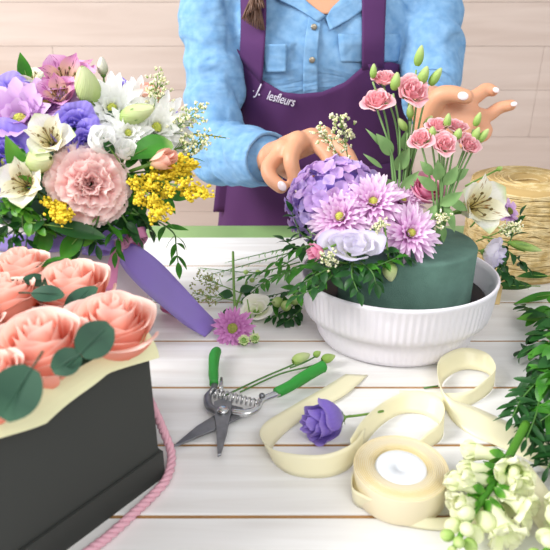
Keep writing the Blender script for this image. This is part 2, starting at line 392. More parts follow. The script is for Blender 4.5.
def sprig_mb(ms, ml, path, nleaf, L, W, rad=.0012, start=.15, ang=.9, two=True, up=(0, 0, 1), bend=.4, taper=.5, prof=p_lance, fold=.2, seed=0, sm=8, droop=0):
    """stem along path with leaves: fills stem mesh ms and leaf mesh ml"""
    rr = random.Random(seed + 11)
    pts = [V(p) for p in spline([tuple(p) for p in path], sm)] if len(path) > 2 else [V(path[0]).lerp(V(path[-1]), i / 8) for i in range(9)]
    k = len(pts); ms.tube(pts, [rad * (1 - .5 * i / k) for i in range(k)], 5)
    for i in range(nleaf):
        f = start + (1 - start) * (i + .5) / nleaf; j = min(k - 2, int(f * (k - 1)))
        T = (pts[j + 1] - pts[j]).normalized(); u = V(up); side = T.cross(u); side = side.normalized() if side.length > .05 else T.orthogonal()
        sg = 1 if i % 2 else -1
        for s2 in ((1, -1) if two else (sg,)):
            d = T * math.cos(ang) + side * (s2 * math.sin(ang)) + V([rr.uniform(-.38, .38) for _ in range(3)]) - V((0, 0, droop))
            sc = 1 - taper * f * .7 + rr.uniform(-.15, .15)
            leaf(ml, pts[j], d, u.lerp(V([rr.uniform(-1, 1) for _ in range(3)]), .35), L * sc, W * sc * .88, bend + rr.uniform(-.2, .8), fold, prof=prof)
    T = (pts[-1] - pts[-2]).normalized()
    leaf(ml, pts[-1], T, up, L * .7, W * .7, bend, fold, prof=prof)

# each flower: local origin at the heart's base, local +z the way it faces; r = radius of the open head
def fl_stem(mb, L, r=.0014): return mb.tube([(0, 0, 0), (0, 0, -L * .5), (0, 0, -L)], r, 6)
def calyx(mb, r, n=5, L=None, up=1.0):
    L = L or r * 1.6
    mb.ball((0, 0, -r * .1), r * .8, 8, 5)
    for i in range(n): petal(mb, L, L * .18, up, up + .3, i * 2 * math.pi / n, p_lance, 0, r * .45, -r * .4, 2, 4)
    return mb

def rose_mb(r, H, N=20, open_=1.0, ruf=.0, seed=0, pointed=.12, span_in=3.0, span_out=2.0):
    """cupped bloom: N broad round-topped petals wrapped in a spiral, the outer ones rolling out at the lip"""
    mb = MB(); rr = random.Random(seed)
    for i in range(N):
        g = (i + .5) / N; a0 = i * 2.4 + rr.uniform(-.25, .25); Ri = r * (.06 + .76 * g ** .8)
        hh = H * (1.0 - .20 * g ** 1.5) * rr.uniform(.95, 1.04); sp = span_in + (span_out - span_in) * g
        lipr = r * open_ * .30 * g ** 1.4 * rr.uniform(.85, 1.15); ph = rr.uniform(0, 6); pk = rr.uniform(-.25, .25); fq = rr.uniform(4, 6.5)
        def fn(u, t, a0=a0, Ri=Ri, hh=hh, sp=sp, lipr=lipr, g=g, ph=ph, pk=pk, fq=fq):
            q = 2 * u - 1; e = abs(q)
            a = a0 + q * sp / 2 * (.5 + .5 * math.sin(min(1, t * 1.6) * math.pi / 2)) * (1 - .10 * max(0, t - .8) * 5 * e)
            rad = Ri * (.34 + .66 * math.sin(min(1, t * 1.5) * math.pi / 2)) * (1 - .22 * (1 - g) ** 2 * smoothstep(.55, 1, t))
            lip = max(0, (t - .62) / .38); roll = 1 - .55 * e * e
            rad += lipr * lip ** 1.6 * roll * (1 + pointed * 2.2 * g * math.exp(-((q - pk) / .22) ** 2))
            rad += q * .07 * r * (.35 + g * .5)
            z = hh * t * (1 - .20 * e ** 2.6) - hh * .20 * g * open_ * lip ** 2.2 * roll - H * .10 * g * t
            w = ruf * r * t ** 3
            rad += w * math.sin(q * fq + ph); z += w * .8 * math.cos(q * fq * 1.3 + ph)
            return (rad * math.cos(a), rad * math.sin(a), z)
        mb.grid(fn, 12, 10)
    return mb
def mum_mb(r, layers, mw=.13, seed=0, cup=.5, tilt_in=.35, tilt_out=1.55, prof=p_strap, z=.0):
    mb = MB(); rr = random.Random(seed); nl = len(layers)
    for k, n in enumerate(layers):
        f = k / max(1, nl - 1); th = tilt_in + (tilt_out - tilt_in) * f
        for i in range(n):
            a = 2 * math.pi * (i + .5 * (k % 2)) / n + rr.uniform(-.12, .12); L = r * (.45 + .55 * f ** .8) * rr.uniform(.9, 1.07)
            petal(mb, L * .95, r * mw * rr.uniform(.85, 1.15), th * .85 + rr.uniform(-.12, .12), th + .25 + rr.uniform(-.15, .15), a, prof, cup, r * .10, z - f * r * .12, 2, 5)
    return mb
def mk_flower(name, label, cat, parts, M, group=None, stem=.05):
    """parts: list of (part name, mesh builder, material)"""
    t = thing(name, label, cat, M, group)
    for pn, mb, m in parts: mb.build(pn, m, t)
    return t
def f_rose(label, M, r=.034, H=.045, seed=0, m=None, open_=1.0, N=20, group=None, ruf=.012, cat='rose', name='rose', stem=.05, pointed=.12):
    return mk_flower(name, label, cat, [('petals', rose_mb(r, H, N, open_, ruf, seed, pointed), m or M_rose),
        ('calyx', calyx(MB(), r * .28), M_stem), ('stem', fl_stem(MB(), stem, .0022), M_stem)], M, group)
def f_lis(label, M, r=.028, H=.026, seed=0, m=None, N=11, group=None, ruf=.07, open_=1.5, name='lisianthus', eye=True, stem=.05):
    mb = rose_mb(r, H, N, open_, ruf, seed, .03, 2.6, 2.0)
    ps = [('petals', mb, m or M_violet), ('calyx', calyx(MB(), r * .22), M_stem), ('stem', fl_stem(MB(), stem), M_stem)]
    if eye: ps.append(('eye', MB().ball((0, 0, H * .45), r * .12, 8, 5, (1, 1, 1.4)), M_yc))
    return mk_flower(name, label, 'flower', ps, M, group)
def f_mum(label, M, r=.03, layers=(10, 14, 18, 22), seed=0, m=None, eye=None, mw=.11, er=.2, group=None, cup=.5, ti=.35, to=1.55, stem=.05, prof=p_strap):
    e = MB(); rr = random.Random(seed + 3); e.ball((0, 0, r * .08), r * er, 10, 6, (1, 1, .6))
    for i in range(34):
        q = i * 2.4; d = er * r * math.sqrt((i + .5) / 34); e.ball((d * math.cos(q), d * math.sin(q), r * (.14 + .10 * (1 - (d / (er * r)) ** 2))), r * .035, 5, 3)
    return mk_flower('chrysanthemum', label, 'flower', [('petals', mum_mb(r, layers, mw, seed, cup, ti, to, prof), m or M_pinkmum), ('flower_eye', e, eye or M_yc),
        ('calyx', calyx(MB(), r * .2), M_stem), ('stem', fl_stem(MB(), stem), M_stem)], M, group)
def f_carnation(label, M, r=.042, seed=1):
    mb = MB(); rr = random.Random(seed)
    lay = [(8, .40, .10), (9, .52, .30), (9, .66, .50), (9, .78, .80), (9, .90, 1.10), (9, .98, 1.36), (9, 1.0, 1.62)]
    for k, (n, lf, th) in enumerate(lay):
        for i in range(n):
            a = 2 * math.pi * i / n + rr.uniform(-.3, .3) + k
            petal(mb, r * lf * rr.uniform(.95, 1.08), r * (.26 + .062 * k) * rr.uniform(.9, 1.15), max(.0, th - .45), th + .15 + rr.uniform(-.25, .2), a, p_fan, -.10, r * .05, r * .12 - k * r * .03, 22, 8,
                  ruf=r * rr.uniform(.07, .12), freq=rr.uniform(5, 9), ph=rr.uniform(0, 6), teeth=.014, rnd_=.28)
    return mk_flower('carnation', label, 'carnation', [('petals', mb, M_carn), ('calyx', MB().lathe([(.001, -.03), (r * .16, -.028), (r * .18, -.008), (r * .2, .0)], 12), M_stem), ('stem', MB().tube([(0, 0, -.028), (0, 0, -.06)], .0016), M_stem)], M)
def f_als(label, M, r=.03, seed=0, m=None, mi=None, group=None):
    mb = MB(); m2 = MB(); st = MB(); rr = random.Random(seed)
    for i in range(3): petal(mb, r * 1.25, r * .50, .25, 1.25 + rr.uniform(-.2, .1), i * 2.094 + rr.uniform(-.1, .1), p_obov, .35, r * .06, -r * .3, 6, 8, tip=.05)
    for i in range(3): petal(m2, r * 1.2, r * .34, .2, 1.0 + rr.uniform(-.2, .1), i * 2.094 + 1.05, p_obov, .35, r * .05, -r * .25, 4, 8, tip=.1)
    for i in range(6):
        a = i * 1.05; st.tube([(0, 0, -r * .2), (r * .12 * math.cos(a), r * .12 * math.sin(a), r * .3), (r * .3 * math.cos(a), r * .3 * math.sin(a), r * .55)], r * .014, 5)
        st.ball((r * .3 * math.cos(a), r * .3 * math.sin(a), r * .55), r * .042, 6, 4, (1, 1, 1.5))
    return mk_flower('alstroemeria', label, 'flower', [('petals', mb, m or M_alw), ('inner_petals', m2, mi or M_alw_in), ('stamens', st, M_stamen), ('stem', MB().tube([(0, 0, -r * .25), (0, 0, -r * .6), (0, 0, -.05)], [r * .12, r * .07, .0012]), M_stem)], M, group)
def bud_mb(r, L, seed=0, twist=1.6, n=5):
    mb = MB(); rr = random.Random(seed)
    for i in range(n):
        a0 = i * 2 * math.pi / n
        def fn(u, t, a0=a0):
            q = u * 1.9; a = a0 + q + twist * t; rad = r * (math.sin(math.pi * (.12 + .86 * t ** .8)) ** .75) * (1 - .16 * u * (1 - t)) + r * .07 * u
            return (rad * math.cos(a), rad * math.sin(a), L * t)
        mb.grid(fn, 5, 9)
    return mb
def f_bud(label, M, r=.009, L=.03, m=None, seed=0, group=None, stem=.04, name='lisianthus_bud', cat='flower bud'):
    sp = MB()
    for i in range(5): petal(sp, L * .62, r * .2, .35, .08, i * 1.257, p_lance, 0, r * .45, -r * .1, 2, 4)
    sp.ball((0, 0, 0), r * .55, 8, 5)
    return mk_flower(name, label, cat, [('petals', bud_mb(r, L, seed), m or M_bud), ('sepals', sp, M_stem), ('stem', fl_stem(MB(), stem, .0012), M_stem)], M, group)
def f_solid(label, M, L=.08, Wd=.03, seed=0, nb=9):
    """goldenrod plume: local +z along the plume"""
    rr = random.Random(seed); ms = MB(); mf = MB(); ml = MB()
    ms.tube([(0, 0, -.03), (0, 0, 0), (0, .002, L * .5), (0, -.002, L)], [.0012, .0012, .001, .0005], 5)
    for i in range(nb):
        z = L * (.05 + .9 * i / nb); a = i * 2.4; l = Wd * (1 - .55 * i / nb) * rr.uniform(.8, 1.2)
        d = V((math.cos(a), math.sin(a), .9)).normalized(); pth = [V((0, 0, z)) + d * (l * t) + V((0, 0, -.15 * l * t * t)) for t in (0, .33, .66, 1)]
        ms.tube(pth, .0004, 4)
        for k in range(40):
            t = rr.uniform(.1, 1.04); c = V((0, 0, z)) + d * (l * t) + V([rr.gauss(0, .0026) for _ in range(3)])
            mf.ball(c, rr.uniform(.0011, .0021), 5, 3, (1, 1, 1.2))
    for k in range(26): mf.ball(V((rr.gauss(0, .002), rr.gauss(0, .002), L * rr.uniform(.8, 1.05))), .0014, 5, 3)
    for i in range(4): leaf(ml, (0, 0, L * .1 * i), V((math.cos(i * 2.1), math.sin(i * 2.1), .8)), (0, 0, 1), .018, .0028, .4)
    t = thing('goldenrod_plume', label, 'flower', M); ms.build('stem', M_stem, t); ml.build('leaves', M_leaf, t)
    o = mf.build('tiny_blossoms', M_yel, t); o['kind'] = 'stuff'; return t
def f_wax(label, M, L=.06, Wd=.03, seed=0, n=22, fm=None, cat='flower', br=.0016, sm=None, name='waxflower_sprig', stem=.03):
    """airy sprig with tiny florets; local +z along"""
    rr = random.Random(seed); ms = MB(); mf = MB(); mg = MB()
    ms.tube([(0, 0, -stem), (0, 0, 0), (.001, .001, L * .5), (0, 0, L)], [.0010, .0009, .0007, .0004], 5)
    for i in range(n):
        z = L * (.15 + .8 * i / n); a = i * 2.4 + rr.uniform(-.3, .3); l = Wd * rr.uniform(.45, 1.05) * (1 - .3 * i / n)
        d = V((math.cos(a), math.sin(a), rr.uniform(.8, 1.6))).normalized(); e = V((0, 0, z)) + d * l
        ms.tube([(0, 0, z), V((0, 0, z)) + d * l * .5 + V((0, 0, .001)), e], .00035, 4)
        for k in range(rr.randint(2, 4)):
            c = e + V([rr.gauss(0, br * 1.5) for _ in range(3)]); mg.ball(c - d * br * .9, br * .62, 5, 3)
            for q in range(4): mf.ball(c + V([rr.uniform(-.7, .7) * br for _ in range(3)]), br * .62, 5, 3)
    t = thing(name, label, cat, M); ms.build('stem', sm or M_stem, t); mg.build('tiny_buds', M_greenbud, t)
    o = mf.build('tiny_florets', fm or M_wax, t); o['kind'] = 'stuff'; return t
def foliage(name, label, paths, L, W, nleaf, org, m=None, group=None, ms_=None, **k):
    ms = MB(); ml = MB()
    for i, p in enumerate(paths): sprig_mb(ms, ml, p, nleaf, L, W, seed=i + k.get('sd', 0), **{a: b for a, b in k.items() if a != 'sd'})
    t = thing(name, label, 'foliage', V(org), group)
    ms.build('stem', ms_ or M_stemd, t, org); ml.build('leaves', m or M_leaf, t, org); return t
# ---------------------------------------------------------------- the florist
def remesh(mb, name, mat, voxel, parent=None, org=(0, 0, 0), smooth=6, disp=None):
    tmp = mb.build('tmp_' + name, mat)
    mod(tmp, 'REMESH', mode='VOXEL', voxel_size=voxel, use_smooth_shade=True)
    m = tmp.modifiers.new('s', 'SMOOTH'); m.factor = .5; m.iterations = smooth
    dg = bpy.context.evaluated_depsgraph_get(); dg.update()
    me = bpy.data.meshes.new_from_object(tmp.evaluated_get(dg)); bpy.data.objects.remove(tmp); me.name = name
    og = V(org)
    if disp:
        nr = [V(v.normal) for v in me.vertices]
        for v, n in zip(me.vertices, nr): v.co = v.co + n * disp(v.co)
    for v in me.vertices: v.co = v.co - og
    for p in me.polygons: p.use_smooth = True
    if not me.materials: me.materials.append(mat)
    o = bpy.data.objects.new(name, me); COL.objects.link(o)
    if parent: o.parent = parent
    else: o.location = og
    return o
def limb(mb, joints, n=14, sub=5):
    """joints: (point, radius) chain with round ends"""
    ks = spline([(*p, r) for p, r in joints], sub) if len(joints) > 2 else [(*p, r) for p, r in joints]
    pts = [V(k[:3]) for k in ks]; rr = [k[3] for k in ks]
    mb.tube(pts, rr, n); mb.ball(pts[0], rr[0] * .99, 12, 8); mb.ball(pts[-1], rr[-1] * .99, 12, 8); return mb
def loft(mb, rings, n=32):
    """rings: (z, xc, yc, rx, ry)"""
    ks = spline(rings, 5); k = len(ks) - 1
    def fn(u, t):
        z, xc, yc, rx, ry = ks[int(round(t * k))]; a = 2 * math.pi * u; c, s = math.cos(a), math.sin(a); e = .85
        return (xc + rx * math.copysign(abs(c) ** e, c), yc + ry * math.copysign(abs(s) ** e, s), z)
    b = len(mb.v); mb.grid(fn, n, k, cu=True)
    mb.f.append(tuple(b + i for i in reversed(range(n)))); mb.mi.append(0)
    mb.f.append(tuple(b + k * n + i for i in range(n))); mb.mi.append(0); return mb
M_skin, nt, b_, N_, L_ = newmat('skin')
b_.inputs['Base Color'].default_value = lin('d69c7a'); b_.inputs['Roughness'].default_value = .5
b_.inputs['Subsurface Weight'].default_value = .12; b_.inputs['Subsurface Radius'].default_value = (.01, .004, .002); b_.inputs['Subsurface Scale'].default_value = .5
M_denim = cloth('light_denim', '6090bd', '8fb6d9', .012)
M_stitch = plain('denim_stitching', 'b9cfe0', .8)
M_apron = plain('purple_apron_cloth', '50255c', .85, bump=.25, bscale=700, var=.12, vscale=7)
M_trim = plain('magenta_binding', '9a2f8c', .7)
M_hair = plain('brown_hair', '6b4a38', .5, var=.4, vscale=80)
M_jean = plain('dark_trousers', '2e3040', .85)
M_nail = plain('pale_nail_polish', 'f1dfe2', .2)
M_black = plain('black_nail_accent', '18181c', .3)
M_metalb = plain('brass_button', '9c9484', .35, metal=.8)
M_txt = plain('white_lettering', 'e6dfec', .7)

WX, WY = .085, 1.29
WO = V((WX, WY, FLOOR))
W = thing('person', 'florist in a light blue denim shirt and purple apron, arranging flowers behind the table', 'person', WO)
# torso profile (z, xc, yc, rx, ry)
TOR = [(-.10, WX, WY + .02, .188, .108), (.02, WX, WY + .01, .178, .100), (.14, WX, WY - .005, .165, .094), (.25, WX, WY - .02, .160, .105), (.33, WX, WY - .025, .172, .108), (.40, WX, WY - .01, .165, .088), (.435, WX, WY, .10, .062)]
def tor_at(z):
    for a, c in zip(TOR[:-1], TOR[1:]):
        if a[0] <= z <= c[0]:
            f = (z - a[0]) / (c[0] - a[0]); return [a[i] * (1 - f) + c[i] * f for i in range(5)]
    return TOR[0] if z < TOR[0][0] else TOR[-1]
def tor_front(x, z, off=0):
    _, xc, yc, rx, ry = tor_at(z); q = min(.97, abs(x - xc) / rx)
    return yc - (ry * (1 - q ** (2 / .85)) ** (.425)) - off
shR, elR, wrR = V((-.115, 1.27, .385)), PD(214, 152, 1.13), PD(268, 159, .985)
shL, elL, wrL = V((.292, 1.27, .385)), PD(430, 92, 1.16), PD(430, 126, .955)
# body: one continuous surface (torso, neck, head, arms, hands, legs)
bm_ = MB()
loft(bm_, [(z, x, y, rx * .86, ry * .84) for z, x, y, rx, ry in TOR], 28)
limb(bm_, [(V((WX, WY, .41)), .055), (V((WX - .003, WY - .02, .46)), .05), (V((WX - .005, WY - .035, .52)), .05)])
HC = V((WX - .006, WY - .065, .585))
bm_.ball(HC, .088, 24, 16, (.86, 1.04, 1.2)); bm_.ball(HC + V((0, -.03, -.055)), .052, 20, 12, (.95, 1, .95)); bm_.ball(HC + V((0, -.052, -.088)), .024, 14, 10)
limb(bm_, [(HC + V((0, -.088, .012)), .007), (HC + V((0, -.100, -.012)), .010), (HC + V((0, -.100, -.026)), .010)])
for s in (-1, 1):
    bm_.ball(HC + V((s * .030, -.078, -.030)), .022, 12, 8); bm_.ball(HC + V((s * .077, .002, -.012)), .016, 12, 8, (.5, 1, 1.5)); bm_.ball(HC + V((s * .013, -.099, -.03)), .007, 10, 6)
limb(bm_, [(shR, .045), (shR.lerp(elR, .5), .042), (elR, .034), (elR.lerp(wrR, .5), .033), (wrR, .025)])
limb(bm_, [(shL, .045), (shL.lerp(elL, .5), .042), (elL, .034), (elL.lerp(wrL, .5), .032), (wrL, .024)])
def finger(js, r0=.0112, r1=.0085):
    limb(bm_, [(PD(*j), r0 + (r1 - r0) * i / (len(js) - 1)) for i, j in enumerate(js)], 12, 4)
def palm(a, bpts, r):
    for q in bpts: limb(bm_, [(PD(*a), r * 1.05), (PD(*[(x + y) / 2 for x, y in zip(a, q)]), r * 1.08), (PD(*q), r * .95)], 12, 4)
RH = [(323, 137, .955), (312, 139, .94), (298, 142, .93), (284, 150, .925)]
palm((272, 157, .98), RH, .0185)
limb(bm_, [(wrR, .026), (PD(276, 156, .975), .024), (PD(290, 150, .955), .022)])
finger([RH[0], (342, 149, .93), (352, 164, .91), (356, 178, .90)], .0135, .010); finger([RH[1], (328, 156, .915), (332, 172, .90), (334, 186, .895)], .013, .010)
finger([RH[2], (291, 158, .895), (294, 174, .885), (298, 187, .882)], .0135, .0100); finger([RH[3], (269, 166, .905), (271, 178, .89), (281, 187, .878)], .0130, .0105)
finger([(280, 166, .985), (300, 178, .975), (318, 184, .955), (330, 186, .94)], .014, .010)
LH = [(464, 103, .955), (469, 112, .95), (470, 122, .945), (464, 131, .94)]
palm((430, 120, .955), LH, .0175)
limb(bm_, [(PD(436, 130, .95), .018), (PD(450, 126, .948), .018), (PD(462, 122, .946), .017)])
finger([(428, 118, .95), (438, 98, .935), (452, 94, .925), (467, 97, .915)], .0175, .0105)
finger([LH[0], (478, 95, .965), (486, 89, .97), (493, 91, .965)], .0125, .0088); finger([LH[1], (486, 116, .96), (499, 108, .965), (511, 105, .96)], .0122, .0088)
finger([LH[2], (486, 128, .95), (484, 136, .94), (474, 139, .935)], .0105, .0078); finger([LH[3], (476, 138, .94), (472, 144, .93), (464, 145, .925)], .010, .0078)
for s in (-1, 1):
    limb(bm_, [(V((WX + s * .085, WY + .03, -.06)), .085), (V((WX + s * .085, WY + .01, -.44)), .052), (V((WX + s * .085, WY + .03, FLOOR + .09)), .034)])
    limb(bm_, [(V((WX + s * .085, WY + .05, FLOOR + .045)), .034), (V((WX + s * .09, WY - .04, FLOOR + .03)), .028), (V((WX + s * .095, WY - .12, FLOOR + .022)), .02)])
body = remesh(bm_, 'body', M_skin, .0028, W, WO, 5)
def nail(px, py, Y, ax, s=.0060, dot=True):
    p = PD(px, py, Y); d = (CO - p).normalized(); M = frame(p + d * .0088, d, 0)
    t = V(ax); q = MB().ball((0, 0, 0), s, 12, 8, (1.0, 1.35, .35)); v = M.inverted().to_3x3() @ t; a = math.atan2(-v.x, v.y)
    M2 = M @ Matrix.Rotation(a, 4, 'Z'); m2 = MB().add(q, M2); o = m2.build('fingernail', M_nail, W, WO)
    if dot: MB().add(MB().ball((-.001, .0045, .0016), .0024, 8, 6, (1.3, 1, .5)), M2).build('nail_accent', M_black, o)
for a in ((282, 186, .878, (.5, 0, -.8)), (298, 188, .882, (.2, 0, -1)), (463, 96, .917, (1, 0, -.2))): nail(*a)
nail(496, 90, .962, (1, 0, -.5), .0038, False); nail(514, 104, .958, (1, 0, .1), .0036, False)
# face
M_eye = plain('eye_white', 'f0efec', .2); M_iris = plain('brown_iris', '3a2618', .2); M_lip = plain('lips', 'b8606a', .45)
for s in (-1, 1):
    e = MB().ball(HC + V((s * .030, -.0745, .004)), .0115, 16, 12).build('eye', M_eye, W, WO)
    MB().ball(HC + V((s * .030, -.0810, .0000)), .0064, 12, 10).build('iris', M_iris, e)
    MB().ball(HC + V((s * .030, -.0738, .0075)), .0128, 16, 12, (1.1, 1, .75)).build('eyelid', M_skin, W, WO)
    MB().tube([HC + V((s * (.014 + .012 * k), -.0875 + .0045 * k * k * .6, .030 + .003 * k - .0018 * k * k)) for k in range(4)], .0022, 6).build('eyebrow', M_hair, W, WO)
mb = MB(); mb.ball(HC + V((0, -.0800, -.0545)), .0125, 14, 8, (1.45, .62, .26)); mb.ball(HC + V((0, -.0790, -.0605)), .0120, 14, 8, (1.25, .62, .34)); mb.build('lips', M_lip, W, WO)
mb = MB(); hb = MB()
def capfn(u, t):
    a = 2 * math.pi * u; p = math.pi * (.02 + .60 * t); fr = math.sin(a) < -.2
    p = min(p, 1.05 + .35 * (1 + math.sin(a))) if fr else p
    d = V((math.sin(p) * math.cos(a) * .086, math.sin(p) * math.sin(a) * .102, math.cos(p) * .118)) * (1 + .02 * math.sin(a * 30))
    return HC + V((0, .006, .004)) + d
mb.grid(capfn, 60, 18, cu=True)
for i in range(40):     # loose hair falling over her right shoulder and down the back
    f = i / 39; s = -1
    x = -.085 - .012 * math.sin(i); p0 = HC + V((x * .8, .02 - .05 * f, .02)); 
    mb.tube([tuple(p) for p in spline([tuple(p0), tuple(HC + V((-.092, -.005 - .03 * f, -.07))), (WX - .108 - .014 * f, WY - .10 - .02 * math.sin(i * 2.3), .44), (WX - .142 + .040 * f, WY - .135 - .012 * math.cos(i * 1.7), .368 + .018 * math.sin(i * 3.1))], 5)], [.006] * 10 + [.005, .0045, .004, .003, .002, .0008], 5)
for i in range(24):
    f = i / 23
    for s in (-1, 1): mb.tube([tuple(p) for p in spline([tuple(HC + V((s * .055, -.055 + .09 * f, .085 - .02 * f))), tuple(HC + V((s * .084, -.045 + .09 * f, .02))), tuple(HC + V((s * .086, -.02 + .07 * f, -.06))), tuple(HC + V((s * .07, .04 + .03 * f, -.12)))], 5)], [.009] * 12 + [.006, .004, .002, .001], 6)
for i in range(20):
    f = i / 19; mb.tube([tuple(p) for p in spline([tuple(HC + V((-.08 + .16 * f, .05 + .03 * math.sin(f * 3.14), .02))), tuple(HC + V((-.075 + .15 * f, .095, -.08))), (WX - .07 + .14 * f, WY + .09, .36)], 5)], [.012] * 8 + [.009, .005, .001], 6)
mb.build('hair', M_hair, W, WO)
# shirt
sb = MB(); loft(sb, [(z, x, y, rx, ry) for z, x, y, rx, ry in TOR[:-1]] + [(.425, WX, WY + .0, .115, .07)], 36)
limb(sb, [(V((WX - .11, WY, .39)), .05), (shR, .056), (shR.lerp(elR, .35), .056), (shR.lerp(elR, .75), .053), (elR, .052), (elR.lerp(wrR, .35), .054), (elR.lerp(wrR, .7), .051), (elR.lerp(wrR, .84), .047)], 20, 6)
limb(sb, [(V((WX + .11, WY, .39)), .05), (shL, .056), (shL.lerp(elL, .35), .056), (shL.lerp(elL, .75), .053), (elL, .052), (elL.lerp(wrL, .25), .046)], 20, 6)
def folds(p):
    d = .0022 * noise.noise(p * 14)
    dr = (elR - shR).normalized()
    for a, bpt in ((shR, elR), (shL, elL)):
        ax = (bpt - a).normalized(); t = (p - a).dot(ax); rad = ((p - a) - ax * t).length
        if rad < .09:
            wv = noise.noise(V((t * 22 + 2.5 * noise.noise(p * 9), (p.x - a.x) * 7, p.y * 5))); d += .0105 * max(-.3, wv) + .002 * noise.noise(p * 45)
    f = (p - elR).dot((wrR - elR).normalized())
    if f > -.02 and p.y < 1.16 and p.x < .06: d += .009 * noise.noise(V((f * 34 + p.z * 12, p.z * 10, 3)))
    if abs(p.x - WX) < .17 and p.y < WY: d += .006 * noise.noise(V(((p.x - WX) * 20 + p.z * 16, p.z * 7, 9)))
    return d
shirt = remesh(sb, 'shirt', M_denim, .0045, W, WO, 6, folds)
# cuff of her right sleeve
ax = (wrR - elR).normalized(); fr_ = frame(elR.lerp(wrR, .86), ax)
cu = MB().add(MB().lathe([(.040, -.028), (.047, -.030), (.0495, -.026), (.0485, .0), (.0465, .026), (.044, .029), (.040, .026), (.041, -.02)], 28, 1, .94), fr_)
for i, p in enumerate(cu.v): cu.v[i] = p + V((0, 0, .002 * noise.noise(p * 40)))
cu.build('cuff', M_denim, W, WO)
ax2 = (wrL - elL).normalized()
MB().add(MB().lathe([(.036, -.02), (.047, -.022), (.049, 0), (.047, .022), (.036, .02)], 28), frame(elL.lerp(wrL, .24), ax2)).build('cuff', M_denim, W, WO)
# neckline skin, collar, placket, pockets, buttons
def front(px, py, off=.004):
    lo = 1.0; p = PD(px, py, 1.17)
    for _ in range(6): y = tor_front(p.x, p.z, off); p = PD(px, py, y)
    return p
def patch(name, outline, mat, parent, off=.004, th=.0016, k=10):
    """cloth patch lying on the torso: outline as two polylines (left, right) of picture points"""
    Lp, Rp = [spline(x, 6) if len(x) > 2 else spline([x[0], [(x[0][0] + x[1][0]) / 2, (x[0][1] + x[1][1]) / 2], x[1]], 6) for x in outline]; n = len(Lp) - 1
    m = MB().grid(lambda u, t: front(Lp[int(round(t * n))][0] * (1 - u) + Rp[int(round(t * n))][0] * u, Lp[int(round(t * n))][1] * (1 - u) + Rp[int(round(t * n))][1] * u, off), k, n)
    o = m.build(name, mat, parent, WO); mod(o, 'SOLIDIFY', thickness=th, offset=0); return o
patch('placket', [[(309, 14), (304, 50), (303, 100)], [(322, 14), (318, 50), (318, 100)]], M_denim, W, .0055)
for py in (27, 60): MB().add(MB().lathe([(.0001, 0), (.0052, 0), (.0055, .002), (.0045, .003), (.0001, .0024)], 14), frame(front(314 if py < 40 else 312, py, .008), (0, -1, .1))).build('button', M_metalb, W, WO)
patch('neckline', [[(298, -14), (302, 0), (322, 14)], [(358, -14), (350, -2), (330, 14)]], M_skin, W, .0045)
patch('collar', [[(270, -14), (276, -2), (296, 8), (318, 22)], [(300, -14), (302, -4), (312, 6), (326, 16)]], M_denim, W, .009, .003)
patch('collar', [[(350, -14), (344, -4), (332, 8), (326, 18)], [(386, -14), (372, 2), (352, 18), (330, 30)]], M_denim, W, .0095, .003)
def pocket(x0, x1, y0, y1, drop=6):
    o = patch('pocket', [[(x0, y0), (x0 + 1, (y0 + y1) / 2), (x0 + 3, y1)], [(x1, y0), (x1, (y0 + y1) / 2), (x1 - 1, y1)]], M_denim, W, .0062, .0025)
    pts = [(x0, y0), (x0 + 1, y1 - 5), (x0 + 6, y1), ((x0 + x1) / 2, y1 + drop * .4), (x1 - 5, y1), (x1, y1 - 6), (x1 + 1, y0)]
    MB().tube([front(*q[:2], .0085) for q in spline(pts, 5)], .0007, 5).build('stitching', M_stitch, o)
    MB().tube([front(*q[:2], .0085) for q in spline([(x0, y0 + 6), ((x0 + x1) / 2, y0 + 10), (x1, y0 + 6)], 5)], .0007, 5).build('stitching', M_stitch, o)
pocket(263, 287, 44, 72); pocket(338, 400, 34, 62)
# apron
def ztop(x):
    """top edge of the bib, from the picture: low in the middle, rising to the straps"""
    ks = [(228, 40), (244, 56), (262, 80), (282, 92), (300, 94), (322, 92), (345, 82), (366, 64), (392, 62), (404, 66)]
    for (a, ya), (c, yc_) in zip(ks[:-1], ks[1:]):
        if a <= x <= c: f = (x - a) / (c - a); f2 = f; return ya + (yc_ - ya) * f2
    return ks[0][1] if x < ks[0][0] else ks[-1][1]
def apr(px, py, off=.012):
    p = front(px, py, off); 
    return p + V((0, -.002 * noise.noise(V((px * .05, py * .02, 0))) * 2, 0))
XB = [232 + (404 - 232) * i / 40 for i in range(41)]
def bibfn(u, t):
    x = XB[int(round(u * 40))]; y0 = ztop(x); y = y0 + (212 - y0) * t; xx = x + (x - 318) * (.22 if x < 318 else .13) * t
    return apr(xx, y)
ap = MB().grid(bibfn, 40, 24).build('apron_bib', M_apron, W, WO); mod(ap, 'SOLIDIFY', thickness=.002, offset=0)
MB().tube([apr(x, ztop(x), .0150) for x in XB], .0022, 6).build('binding', M_trim, ap)
def skirt(u, t):
    a = math.pi * (1.0 + 1.0 * u); z = .10 - .66 * t; _, xc, yc, rx, ry = tor_at(max(-.1, z)); f = .020 + .03 * t
    wv = .006 * t * math.sin(a * 14) + .008 * t * math.sin(a * 7 + 1)
    return (xc + (rx + f + wv) * math.cos(a), yc + (ry + f + wv) * math.sin(a), z)
o = MB().grid(skirt, 70, 26).build('apron_skirt', M_apron, W, WO); mod(o, 'SOLIDIFY', thickness=.002, offset=0)
patch('strap', [[(240, -20), (241, 20), (240, 60)], [(266, -20), (266, 25), (262, 84)]], M_apron, W, .0135, .002)
patch('strap', [[(362, -20), (362, 20), (362, 70)], [(387, -20), (385, 25), (384, 68)]], M_apron, W, .0135, .002)
